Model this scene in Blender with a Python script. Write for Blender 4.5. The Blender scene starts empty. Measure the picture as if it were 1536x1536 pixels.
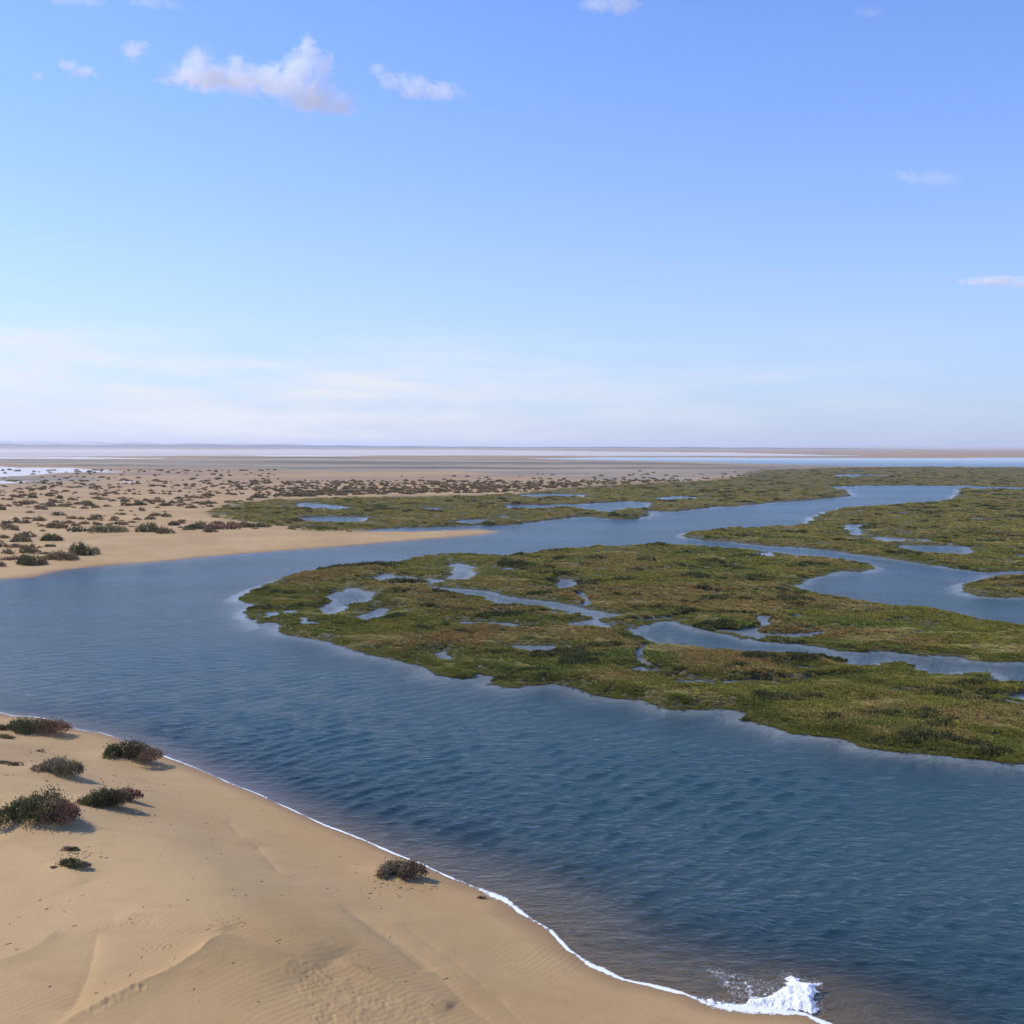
import bpy, math, random
import numpy as np
from mathutils import Vector, Euler, Matrix

rnd = random.Random(7)
rng = np.random.default_rng(11)
scene = bpy.context.scene
col = scene.collection

# ------------------------------------------------------------------ camera
CAM_H, FOC = 12.0, 1475.0            # eye height above the water (m); focal length in pixels of the 1536 px photograph
cam_d = bpy.data.cameras.new('camera')
cam = bpy.data.objects.new('camera', cam_d)
col.objects.link(cam)
cam.location = (0, 0, CAM_H)
PITCH, ROLL = math.atan(98 / FOC), math.radians(0.15)
cam.rotation_euler = (Matrix.Rotation(math.pi / 2 - PITCH, 3, 'X') @ Matrix.Rotation(ROLL, 3, 'Z')).to_euler()
cam_d.sensor_width = 36.0
cam_d.lens = 36.0 * FOC / 1536.0
cam_d.clip_start = 0.1
cam_d.clip_end = 120000.0
scene.camera = cam
ROT = np.array(Matrix.Rotation(math.pi / 2 - PITCH, 3, 'X') @ Matrix.Rotation(ROLL, 3, 'Z'))

# ------------------------------------------------------------------ world, sun, exposure
SUN_EL, SUN_AZ = math.radians(44), math.radians(-74)     # azimuth from +Y, clockwise; the sun stands to the left, a little ahead
world = bpy.data.worlds.new('World')
scene.world = world
world.use_nodes = True
wn, wl = world.node_tree.nodes, world.node_tree.links
wn.clear()
w_out = wn.new('ShaderNodeOutputWorld')
w_bg = wn.new('ShaderNodeBackground')
sky = wn.new('ShaderNodeTexSky')
sky.sky_type = 'NISHITA'
sky.sun_disc = False
sky.sun_elevation = SUN_EL
sky.sun_rotation = SUN_AZ
sky.altitude = 0
sky.air_density = 1.0
sky.dust_density = 0.0
sky.ozone_density = 4.0
w_bg.inputs['Strength'].default_value = 0.15
# thin streaks of high cloud low over the horizon, all the way round
tc = wn.new('ShaderNodeTexCoord')
sep = wn.new('ShaderNodeSeparateXYZ'); wl.new(tc.outputs['Generated'], sep.inputs[0])
mp = wn.new('ShaderNodeMapping'); mp.inputs['Scale'].default_value = (6, 6, 42); wl.new(tc.outputs['Generated'], mp.inputs[0])
nz = wn.new('ShaderNodeTexNoise'); nz.inputs['Scale'].default_value = 1.0; nz.inputs['Detail'].default_value = 7; nz.inputs['Roughness'].default_value = 0.55
wl.new(mp.outputs[0], nz.inputs['Vector'])
r1 = wn.new('ShaderNodeMapRange'); r1.inputs['From Min'].default_value = 0.38; r1.inputs['From Max'].default_value = 0.75; wl.new(nz.outputs['Fac'], r1.inputs['Value'])
r2 = wn.new('ShaderNodeMapRange'); r2.interpolation_type = 'SMOOTHSTEP'; r2.inputs['From Min'].default_value = 0.13; r2.inputs['From Max'].default_value = 0.06; wl.new(sep.outputs['Z'], r2.inputs['Value'])
mz = wn.new('ShaderNodeMapping'); mz.inputs['Scale'].default_value = (1.6, 1.6, 1.6); mz.inputs['Location'].default_value = (0.3, 0.2, 0); wl.new(tc.outputs['Generated'], mz.inputs[0])
n3 = wn.new('ShaderNodeTexNoise'); n3.inputs['Scale'].default_value = 1.0; n3.inputs['Detail'].default_value = 1; wl.new(mz.outputs[0], n3.inputs['Vector'])
r3 = wn.new('ShaderNodeMapRange'); r3.inputs['From Min'].default_value = 0.3; r3.inputs['From Max'].default_value = 0.6; r3.inputs['To Min'].default_value = 0.25; wl.new(n3.outputs['Fac'], r3.inputs['Value'])
m1 = wn.new('ShaderNodeMath'); m1.operation = 'MULTIPLY'; wl.new(r1.outputs[0], m1.inputs[0]); wl.new(r2.outputs[0], m1.inputs[1])
m3 = wn.new('ShaderNodeMath'); m3.operation = 'MULTIPLY'; wl.new(m1.outputs[0], m3.inputs[0]); wl.new(r3.outputs[0], m3.inputs[1])
m2 = wn.new('ShaderNodeMath'); m2.operation = 'MULTIPLY'; m2.inputs[1].default_value = 0.5; wl.new(m3.outputs[0], m2.inputs[0])
mx = wn.new('ShaderNodeMix'); mx.data_type = 'RGBA'
wl.new(m2.outputs[0], mx.inputs['Factor'])
mx.inputs['B'].default_value = (4.25, 4.30, 4.45, 1)
# pale lilac veil of damp air over the horizon, the same all the way round
va = wn.new('ShaderNodeMath'); va.operation = 'ABSOLUTE'; wl.new(sep.outputs['Z'], va.inputs[0])
vm = wn.new('ShaderNodeMath'); vm.operation = 'MULTIPLY'; vm.inputs[1].default_value = -5.2; wl.new(va.outputs[0], vm.inputs[0])
ve = wn.new('ShaderNodeMath'); ve.operation = 'EXPONENT'; wl.new(vm.outputs[0], ve.inputs[0])
vf = wn.new('ShaderNodeMath'); vf.operation = 'MULTIPLY'; vf.inputs[1].default_value = 0.97; wl.new(ve.outputs[0], vf.inputs[0])
veil = wn.new('ShaderNodeMix'); veil.data_type = 'RGBA'; wl.new(vf.outputs[0], veil.inputs['Factor'])
tint = wn.new('ShaderNodeMix'); tint.data_type = 'RGBA'; tint.blend_type = 'MULTIPLY'; tint.inputs['Factor'].default_value = 1.0
wl.new(sky.outputs[0], tint.inputs['A']); tint.inputs['B'].default_value = (0.62, 0.79, 1.16, 1)
wl.new(tint.outputs['Result'], veil.inputs['A'])
# the veil is whiter towards the sun, where the air scatters forward
sd_ = wn.new('ShaderNodeVectorMath'); sd_.operation = 'DOT_PRODUCT'; wl.new(tc.outputs['Generated'], sd_.inputs[0]); sd_.inputs[1].default_value = (math.sin(SUN_AZ), math.cos(SUN_AZ), 0)
sr = wn.new('ShaderNodeMapRange'); sr.inputs['From Min'].default_value = -0.2; sr.inputs['From Max'].default_value = 0.72; wl.new(sd_.outputs['Value'], sr.inputs['Value'])
vc = wn.new('ShaderNodeMix'); vc.data_type = 'RGBA'; wl.new(sr.outputs[0], vc.inputs['Factor'])
vc.inputs['A'].default_value = (2.45, 2.90, 3.75, 1); vc.inputs['B'].default_value = (3.35, 3.50, 3.85, 1)
wl.new(vc.outputs['Result'], veil.inputs['B'])
ms_ = wn.new('ShaderNodeMapRange'); wl.new(sr.outputs[0], ms_.inputs['Value']); ms_.inputs['To Min'].default_value = 0.3; ms_.inputs['To Max'].default_value = 2.3
wl.new(ms_.outputs[0], m2.inputs[1])
wl.new(veil.outputs['Result'], mx.inputs['A'])
wl.new(mx.outputs['Result'], w_bg.inputs['Color'])
wl.new(w_bg.outputs[0], w_out.inputs['Surface'])

sun_d = bpy.data.lights.new('sun', 'SUN')
sun_d.energy = 3.1
sun_d.angle = math.radians(0.53)
sun_d.color = (1.0, 0.94, 0.82)
sun = bpy.data.objects.new('sun', sun_d)
col.objects.link(sun)
sdir = Vector((math.sin(SUN_AZ) * math.cos(SUN_EL), math.cos(SUN_AZ) * math.cos(SUN_EL), math.sin(SUN_EL)))
sun.rotation_euler = sdir.to_track_quat('Z', 'Y').to_euler()
sun.location = (-40, 10, 60)

vs = scene.view_settings
vs.view_transform = 'Standard'
vs.look = 'None'
vs.gamma = 1.0
vs.use_curve_mapping = False
vs.exposure = 0.45
cy = scene.cycles
cy.use_denoising = True
cy.max_bounces = 20
cy.diffuse_bounces = 2
cy.glossy_bounces = 3
cy.transmission_bounces = 4
cy.transparent_max_bounces = 8
cy.volume_bounces = 20
cy.caustics_reflective = False
cy.caustics_refractive = False

# ------------------------------------------------------------------ helpers
def at(px, py, z=0.0):
    """Ground point (x, y) at height z seen at a pixel of the 1536 px photograph."""
    px = np.asarray(px, float); py = np.asarray(py, float)
    d = np.stack([(px - 768) / FOC, (768 - py) / FOC, -np.ones_like(px)], -1) @ ROT.T
    t = (np.asarray(z) - CAM_H) / np.minimum(d[..., 2], -1e-5)
    return np.stack([d[..., 0] * t, d[..., 1] * t], -1)

def zoomed(ox, oy, s, pts):
    return [(ox + x / s, oy + y / s) for x, y in pts]

def world_poly(pts):
    p = np.array(pts, float)
    return at(p[:, 0], p[:, 1])

def seg_dist2(P, A, B):
    d = B - A
    L = max(float(d @ d), 1e-9)
    t = np.clip(((P[:, 0] - A[0]) * d[0] + (P[:, 1] - A[1]) * d[1]) / L, 0, 1)
    dx = P[:, 0] - A[0] - t * d[0]; dy = P[:, 1] - A[1] - t * d[1]
    return dx * dx + dy * dy, t

def poly_sd(P, poly, margin=25.0):
    """Signed distance to a closed polygon, positive inside."""
    lo, hi = poly.min(0), poly.max(0)
    q = np.maximum(np.maximum(lo - P, P - hi), 0)
    out = -np.hypot(q[:, 0], q[:, 1])
    m = out > -margin
    out[~m] = out[~m]
    Q = P[m]
    if len(Q) == 0: return out
    d2 = np.full(len(Q), 1e18); inside = np.zeros(len(Q), bool)
    n = len(poly)
    for i in range(n):
        A, B = poly[i], poly[(i + 1) % n]
        dd, _ = seg_dist2(Q, A, B)
        np.minimum(d2, dd, out=d2)
        if A[1] != B[1]:
            c = (A[1] > Q[:, 1]) != (B[1] > Q[:, 1])
            xi = (B[0] - A[0]) * (Q[:, 1] - A[1]) / (B[1] - A[1]) + A[0]
            inside ^= c & (Q[:, 0] < xi)
    d = np.sqrt(d2)
    out[m] = np.where(inside, d, -d)
    return out

def _hash(ix, iy, seed):
    h = (ix.astype(np.int64) * 374761393 + iy.astype(np.int64) * 668265263 + seed * 974634777) & 0xFFFFFFFF
    h = ((h ^ (h >> 13)) * 1274126177) & 0xFFFFFFFF
    h = h ^ (h >> 16)
    return (h & 0xFFFFFF) / float(0xFFFFFF)

def vnoise(x, y, seed=0):
    ix = np.floor(x); iy = np.floor(y)
    fx = x - ix; fy = y - iy
    fx = fx * fx * fx * (fx * (fx * 6 - 15) + 10); fy = fy * fy * fy * (fy * (fy * 6 - 15) + 10)
    a = _hash(ix, iy, seed); b = _hash(ix + 1, iy, seed); c = _hash(ix, iy + 1, seed); d = _hash(ix + 1, iy + 1, seed)
    return (a + (b - a) * fx) * (1 - fy) + (c + (d - c) * fx) * fy

def fbm(x, y, scale, octs=4, seed=0, gain=0.5):
    x = x / scale; y = y / scale
    s = 0; amp = 1; tot = 0
    for o in range(octs):
        s = s + amp * (vnoise(x, y, seed + o * 17) - 0.5); tot += amp * 0.5
        x, y = (0.8 * x - 0.6 * y) * 2.03 + 3.1, (0.6 * x + 0.8 * y) * 2.03 + 1.7
        amp *= gain
    return s / tot           # about -1 .. 1

def sstep(a, b, x):
    t = np.clip((x - a) / (b - a), 0, 1)
    return t * t * (3 - 2 * t)

# ------------------------------------------------------------------ outlines of land and water
NEAR = world_poly([(-900, 1000), (-350, 1045), (-160, 1058), (0, 1069), (18, 1074), (46, 1075), (73, 1079), (98, 1086), (118, 1095), (151, 1100), (173, 1106),
    (193, 1115), (215, 1122), (235, 1128), (260, 1140), (310, 1160), (380, 1190), (430, 1212), (484, 1236), (526, 1253), (583, 1278),
    (627, 1295), (666, 1314), (718, 1336), (755, 1353), (781, 1371), (825, 1397), (852, 1426), (886, 1449), (936, 1470), (977, 1480),
    (1024, 1492), (1065, 1508), (1106, 1514), (1163, 1517), (1210, 1524), (1250, 1545), (1290, 1590), (1330, 1700), (1350, 2100)])
NEAR = np.vstack([NEAR, [[14, 2], [20, -20], [60, -200], [60, -40000], [-40000, -40000], [-40000, -200], [-400, -60], [-200, 20]]])

M1 = world_poly([(358, 898), (370, 890), (419, 869), (473, 857), (513, 849), (573, 849), (634, 834), (682, 830), (760, 834), (836, 824), (899, 821), (1025, 819),
    (1036, 821), (1110, 824), (1190, 832), (1266, 840), (1308, 847), (1314, 852), (1292, 857), (1261, 856), (1240, 861), (1201, 869), (1185, 881), (1214, 890),
    (1266, 898), (1318, 907), (1370, 915), (1448, 925), (1475, 928), (1506, 935), (1536, 941), (1700, 965), (2100, 1010), (3000, 1080), (3000, 1700), (2300, 1500), (1800, 1220),
    (1640, 1165), (1536, 1146), (1467, 1139), (1397, 1131), (1293, 1119), (1273, 1108), (1190, 1100), (1119, 1079), (1124, 1067), (1086, 1063), (1004, 1063),
    (962, 1048), (933, 1046), (893, 1043), (856, 1029), (822, 1026), (770, 1029), (740, 1026), (751, 1015), (711, 1006), (705, 1016), (654, 1012),
    (631, 1000), (576, 986), (530, 972), (479, 960), (433, 952), (413, 940), (387, 940), (373, 923), (373, 912), (387, 909), (364, 900)])
M2 = world_poly([(1028, 804), (1036, 799), (1060, 796), (1099, 792), (1125, 794), (1160, 790), (1175, 790), (1209, 788), (1222, 781), (1214, 778), (1235, 770), (1251, 765),
    (1292, 761), (1370, 755), (1422, 752), (1430, 748), (1436, 741), (1440, 734), (1700, 734), (2400, 736), (3200, 740), (3200, 880), (2400, 880), (1800, 870), (1536, 857),
    (1475, 857), (1435, 853), (1396, 847), (1357, 840), (1305, 834), (1253, 826), (1201, 821), (1162, 820), (1095, 812), (1046, 809)])
M3 = world_poly([(1438, 886), (1448, 875), (1482, 866), (1536, 864), (1700, 866), (2300, 890), (2300, 935), (1700, 905), (1536, 896), (1461, 894)])
NORTH = world_poly([(-3000, 960), (-900, 905), (-300, 884), (0, 870), (52, 866), (73, 860), (99, 855), (167, 848), (250, 842), (312, 835), (400, 828), (484, 822), (536, 818),
    (640, 809), (718, 803), (758, 796), (718, 794), (640, 796.5), (578, 797), (544, 797), (570, 793), (640, 791), (718, 788), (760, 788), (799, 783), (846, 778), (877, 775), (916, 779), (955, 779), (976, 773),
    (977, 765), (940, 763), (914, 769), (885, 765), (840, 762), (760, 763.5), (760, 758), (877, 756), (942, 752), (979, 754), (976, 762), (984, 768), (1020, 767), (1070, 760), (1106, 760), (1160, 753), (1188, 752), (1227, 749),
    (1274, 745), (1271, 736), (1240, 730), (1300, 728.5), (1440, 729), (1600, 733), (1700, 735), (3000, 738)])
NORTH = np.vstack([NORTH, [[60000, 400], [60000, 60000], [-60000, 60000], [-60000, 300]]])
# the part of the north shore that is green marsh instead of sand
GREEN = world_poly([(300, 771), (350, 757), (400, 751), (520, 748), (640, 746), (760, 742), (850, 733), (950, 727), (1060, 722), (1100, 716), (1136, 706), (1250, 702), (1400, 700), (1536, 700), (3200, 702),
    (3200, 760), (1500, 760), (1274, 749), (1070, 764), (976, 783), (846, 783), (760, 793), (578, 796), (520, 799), (450, 798), (430, 793), (380, 790), (340, 781)])

HOLES = [world_poly(h) for h in [
    zoomed(330, 800, 3.491, [(490, 390), (570, 370), (600, 345), (580, 330), (640, 300), (690, 290), (780, 310), (770, 365), (690, 372), (650, 405), (600, 428), (530, 420)]),
    zoomed(330, 800, 3.491, [(720, 440), (790, 415), (850, 388), (885, 393), (840, 430), (770, 452)]),
    zoomed(330, 800, 3.491, [(1200, 165), (1240, 153), (1310, 172), (1330, 210), (1290, 243), (1210, 238), (1245, 205)]),
    zoomed(330, 800, 3.491, [(410, 440), (440, 443), (492, 470), (450, 487), (420, 470)]),
    zoomed(330, 800, 3.491, [(245, 422), (275, 416), (292, 436), (262, 440)]),
    zoomed(330, 800, 3.491, [(340, 405), (370, 398), (400, 410), (370, 422)]),
    zoomed(330, 800, 3.491, [(1115, 628), (1160, 622), (1212, 645), (1190, 658), (1130, 652)]),
    zoomed(330, 800, 3.491, [(200, 480), (250, 462), (300, 470), (310, 500), (250, 500)]),
    zoomed(330, 800, 3.491, [(1450, 188), (1500, 180), (1536, 186), (1500, 198)]),
    [(648, 880), (700, 884), (731, 888), (770, 896), (840, 905), (870, 911), (893, 917), (922, 922), (918, 927), (904, 930), (903, 936), (922, 941), (915, 944), (890, 942), (858, 939), (856, 936), (880, 930), (884, 926), (859, 919), (822, 910), (750, 906), (729, 897), (670, 887)],
    [(684, 932), (722, 932), (760, 936), (795, 941), (760, 942), (700, 937)],
    zoomed(750, 800, 3.491, [(690, 510), (760, 480), (840, 462), (900, 460), (1000, 490), (1130, 525), (1250, 545), (1347, 562)]) + zoomed(1136, 800, 3.84, [(200, 640), (400, 660), (450, 683), (650, 680), (850, 685),
        (940, 700), (1150, 710), (1200, 730), (1350, 745), (1536, 745), (2200, 790), (3400, 830), (3400, 960), (2200, 900), (1536, 860), (1340, 855), (1380, 830), (1340, 797), (1200, 800), (1120, 815), (1000, 805), (930, 780), (850, 748),
        (740, 745), (720, 772), (640, 765), (540, 770), (460, 755), (520, 735), (480, 715), (350, 710), (150, 710), (140, 692), (60, 700)]) + zoomed(750, 800, 3.491, [(1340, 640), (1200, 617), (1080, 605), (960, 592), (860, 577), (760, 550), (700, 530)]),
    zoomed(750, 800, 3.491, [(680, 712), (740, 695), (820, 722), (740, 730)]),
    zoomed(750, 800, 3.491, [(940, 770), (1040, 766), (1115, 782), (1040, 794), (960, 786)]),
    zoomed(750, 800, 3.491, [(70, 592), (150, 585), (240, 592), (322, 622), (230, 628), (150, 612)]),
    zoomed(750, 800, 3.491, [(300, 270), (340, 240), (392, 258), (380, 272), (340, 290), (315, 288)]),
    zoomed(1136, 800, 3.84, [(1330, 965), (1400, 945), (1470, 958), (1560, 975), (1560, 1010), (1440, 985)]),
    zoomed(1136, 800, 3.84, [(250, 772), (290, 765), (320, 778), (280, 792)]),
    # middle-right marsh
    zoomed(1136, 640, 3.84, [(815, 690), (870, 682), (1000, 686), (1200, 690), (1235, 712), (1180, 740), (1060, 742), (980, 735), (860, 712)]),
    zoomed(1136, 640, 3.84, [(510, 570), (570, 565), (590, 600), (610, 628), (540, 625), (530, 600)]),
    zoomed(1136, 640, 3.84, [(1400, 742), (1536, 740), (2000, 752), (2000, 765), (1536, 756)]),
    # north marsh
    zoomed(380, 640, 3.84, [(255, 450), (300, 440), (400, 450), (500, 458), (550, 470), (480, 480), (360, 474), (280, 462)]),
    zoomed(380, 640, 3.84, [(270, 528), (400, 520), (600, 522), (640, 536), (600, 552), (400, 550), (300, 545)]),
    zoomed(380, 640, 3.84, [(940, 470), (1040, 468), (1110, 474), (1040, 484)]),
    zoomed(380, 640, 3.84, [(1140, 556), (1200, 542), (1300, 536), (1350, 546), (1220, 562)]),
    zoomed(380, 640, 3.84, [(1380, 524), (1450, 518), (1490, 524), (1440, 532)]),
    zoomed(760, 640, 3.84, [(90, 395), (200, 388), (430, 392), (440, 404), (250, 408), (110, 408)]),
    zoomed(760, 640, 3.84, [(860, 412), (960, 402), (1070, 406), (1060, 420), (920, 424)]),
    zoomed(1136, 640, 3.84, [(450, 284), (520, 278), (720, 280), (710, 286), (520, 290)]),
]]
FAR_WATER = [world_poly(h) for h in [
    [(790, 688), (900, 686.3), (1000, 686.3), (1136, 687), (1400, 687.2), (1536, 686.5), (2400, 686), (2400, 706), (1536, 701.5), (1400, 700.5), (1300, 700), (1136, 695.8), (1000, 692.4), (900, 690.4)],
]]
SALT = [world_poly(h) for h in [
    [(-1200, 672), (0, 673), (700, 675), (1100, 679), (1300, 684), (1000, 684.5), (700, 683.5), (300, 684), (0, 686), (-1200, 688)],
    [(-900, 686.5), (0, 686.3), (150, 686.3), (265, 688.3), (150, 689.3), (0, 688.7), (-900, 690)],
    [(-900, 701), (0, 701), (60, 703), (120, 704), (190, 708), (188, 710.5), (110, 711), (70, 715), (0, 717.5), (-900, 730)],
    [(-300, 722), (0, 722.5), (38, 724), (40, 727), (0, 728), (-300, 736)],
    [(180, 724.5), (210, 724.8), (205, 726.4), (178, 726)],
    [(370, 683), (560, 683.5), (520, 685), (380, 685)],
]]
MUD = [world_poly(h) for h in [
    [(-900, 689.5), (0, 689.8), (250, 689), (420, 685.5), (780, 689), (960, 694), (1136, 698), (1300, 702), (1136, 712), (1060, 712), (960, 705), (700, 706), (500, 709), (300, 704), (120, 700), (0, 697), (-900, 697)],
    [(900, 680), (1300, 682), (1300, 685.5), (900, 685)],
    [(640, 706), (760, 699), (900, 697), (1100, 700), (1150, 712), (1060, 722), (900, 722), (760, 714)],
    [(-900, 719), (120, 716), (180, 722), (60, 729), (-900, 729)],
]]

# creases, scarps and the slip-face ridge of the near dune: (pixels, height, width on the left of travel, width on the right)
RIDGES = [
    ([(343, 1404), (330, 1418), (312, 1434), (300, 1447), (270, 1467), (235, 1486), (190, 1508), (140, 1532), (70, 1565)], 0.25, 0.8, 0.16),
    ([(148, 1398), (142, 1430), (135, 1460), (118, 1500), (100, 1530)], -0.07, 0.18, 0.5),
    ([(505, 1296), (560, 1330), (650, 1385), (700, 1440), (760, 1485), (840, 1530)], -0.06, 0.25, 0.7),
    ([(505, 1300), (600, 1362), (640, 1392)], -0.05, 0.5, 0.2),
    ([(600, 1318), (660, 1356)], -0.02, 0.15, 0.15),
    ([(670, 1360), (728, 1404)], -0.02, 0.12, 0.15),
    ([(740, 1410), (800, 1480)], -0.02, 0.12, 0.18),
    ([(500, 1406), (560, 1428), (630, 1441), (680, 1448)], 0.09, 0.25, 0.3),
    ([(220, 1180), (250, 1240), (290, 1300), (350, 1360), (440, 1402), (500, 1412)], 0.10, 1.2, 2.2),
    ([(0, 1260), (60, 1290), (130, 1330)], 0.06, 0.6, 0.6),
    ([(90, 1400), (40, 1440), (-30, 1460)], 0.07, 0.4, 0.6),
    ([(340, 1172), (360, 1200)], -0.04, 0.2, 0.2),
    ([(380, 1210), (420, 1262)], -0.04, 0.2, 0.3),
    ([(170, 1385), (230, 1376), (300, 1382), (345, 1400)], 0.06, 0.25, 0.3),
]
R_WORLD = []
for pts, amp, wl_, wr_ in RIDGES:
    p = np.array(pts, float)
    for _ in range(2):            # round the traced line off
        q0 = p[:-1] * 0.75 + p[1:] * 0.25; q1 = p[:-1] * 0.25 + p[1:] * 0.75
        p = np.vstack([p[:1], np.stack([q0, q1], 1).reshape(-1, 2), p[-1:]])
    R_WORLD.append((at(p[:, 0], p[:, 1], 1.55), amp, wl_, wr_))
# footprints in the trampled sand and in two trails
FP = []
for _ in range(1100):
    a, b = rnd.random(), rnd.random()
    px = 440 + 200 * a + 30 * b; py = 1412 + 135 * b + 26 * (a - 0.5)
    if fbm(np.array([px]), np.array([py]), 40, 2, 1)[0] < -0.25: continue
    FP.append((px, py, rnd.uniform(0.02, 0.07), rnd.uniform(0.003, 0.010)))
for k in range(14):
    FP.append((150 + k * 6.4 + rnd.uniform(-3, 3), 1392 + (k % 2) * 5 + rnd.uniform(-4, 4) - k * 0.5, rnd.uniform(0.04, 0.06), rnd.uniform(0.005, 0.014)))
for k in range(8):
    FP.append((218 + k * 6 + rnd.uniform(-2, 2), 1426 - k * 1.2 + (k % 2) * 3, 0.045, rnd.uniform(0.01, 0.035)))
for k in range(9):
    FP.append((140 + k * 9 + rnd.uniform(-2, 2), 1533 - k * 4.6 + 3 + rnd.uniform(-2, 2), 0.06, rnd.uniform(0.015, 0.035)))
for k in range(20):
    FP.append((300 + rnd.uniform(0, 70), 1376 + rnd.uniform(-8, 14), 0.05, rnd.uniform(0.004, 0.014)))
FPA = np.array(FP)
HUMMOCKS = []
TRAMPLED = at(np.array([445, 560, 640, 690, 720, 470, 455]), np.array([1425, 1420, 1450, 1500, 1600, 1600, 1500]), 1.6)
FPW = at(FPA[:, 0], FPA[:, 1], 1.6)

def jitter(x, y, r):
    k = 0.30 + 0.0035 * r
    return 1.25 * k * fbm(x, y, 3.0, 5, 5, 0.65) + 0.004 * r * fbm(x, y, 22, 3, 9)

def near_height(x, y, s):
    """The near sand bank from its distance s to the water."""
    P = np.stack([x, y], -1)
    r = np.hypot(x, y)
    z = 0.10 * np.clip(s, 0, 0.8) + 1.45 * sstep(0.3, 8.5, s) + 0.25 * sstep(8, 22, s)
    far = np.clip(s - 14, 0, 400)
    z = z + 0.22 * sstep(1.5, 6, s) * fbm(x, y, 9, 3, 21, 0.45) + 0.02 * sstep(0.5, 3, s) * fbm(x, y, 1.4, 3, 22)
    z = z + 0.5 * sstep(5, 60, far) * fbm(x, y, 40, 3, 23)
    # the dune that the picture is taken from
    z = z + 8.6 * np.exp(-(np.hypot(x, y + 2) / 7.0) ** 1.6)
    m = (r > 12) & (r < 60) & (np.abs(x) < 25)
    if m.any():
        Q = P[m]; dz = np.zeros(len(Q))
        for W, amp, wl_, wr_ in R_WORLD:
            best = np.full(len(Q), 1e9); side = np.ones(len(Q)); tt = np.zeros(len(Q))
            n = len(W) - 1
            for i in range(n):
                A, B = W[i], W[i + 1]
                dd, t = seg_dist2(Q, A, B)
                cr = (B[0] - A[0]) * (Q[:, 1] - A[1]) - (B[1] - A[1]) * (Q[:, 0] - A[0])
                k = dd < best
                best[k] = dd[k]; side[k] = np.sign(cr[k]); tt[k] = (i + t[k]) / n
            d = np.sqrt(best)
            w = np.where(side > 0, wl_, wr_)
            d = d + 0.06 * fbm(Q[:, 0], Q[:, 1], 0.5, 2, 31)
            env = sstep(0, 0.25, tt) * sstep(1.0, 0.8, tt)
            u_ = np.clip(d, 0, None) / w
            dz += amp * env * np.where(np.minimum(wl_, wr_) > 0.8, np.exp(-u_ ** 2), np.exp(-u_))
        for (fx, fy), (_, _, rad, dep) in zip(FPW, FP):
            b = (np.abs(Q[:, 0] - fx) < 3 * rad) & (np.abs(Q[:, 1] - fy) < 3 * rad)
            if b.any():
                q = ((Q[b, 0] - fx) ** 2 + (Q[b, 1] - fy) ** 2) / rad ** 2
                dz[b] += dep * (-np.exp(-q) + 0.45 * np.exp(-(np.sqrt(q) - 1.5) ** 2 / 0.15))
        for hx, hy, hw in HUMMOCKS:
            dz += 0.15 * hw * np.exp(-(((Q[:, 0] - hx) / (0.75 * hw)) ** 2 + ((Q[:, 1] - hy) / (0.6 * hw)) ** 2))
        tr_ = sstep(-0.5, 0.6, poly_sd(Q, TRAMPLED, 3) + 0.5 * fbm(Q[:, 0], Q[:, 1], 1.1, 3, 35))
        dz += tr_ * 0.026 * (fbm(Q[:, 0], Q[:, 1], 0.26, 3, 36, 0.6) + 0.6 * np.abs(fbm(Q[:, 0], Q[:, 1], 0.17, 2, 37)))
        z[m] += dz * sstep(0.3, 1.5, s[m])
    return z

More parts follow.
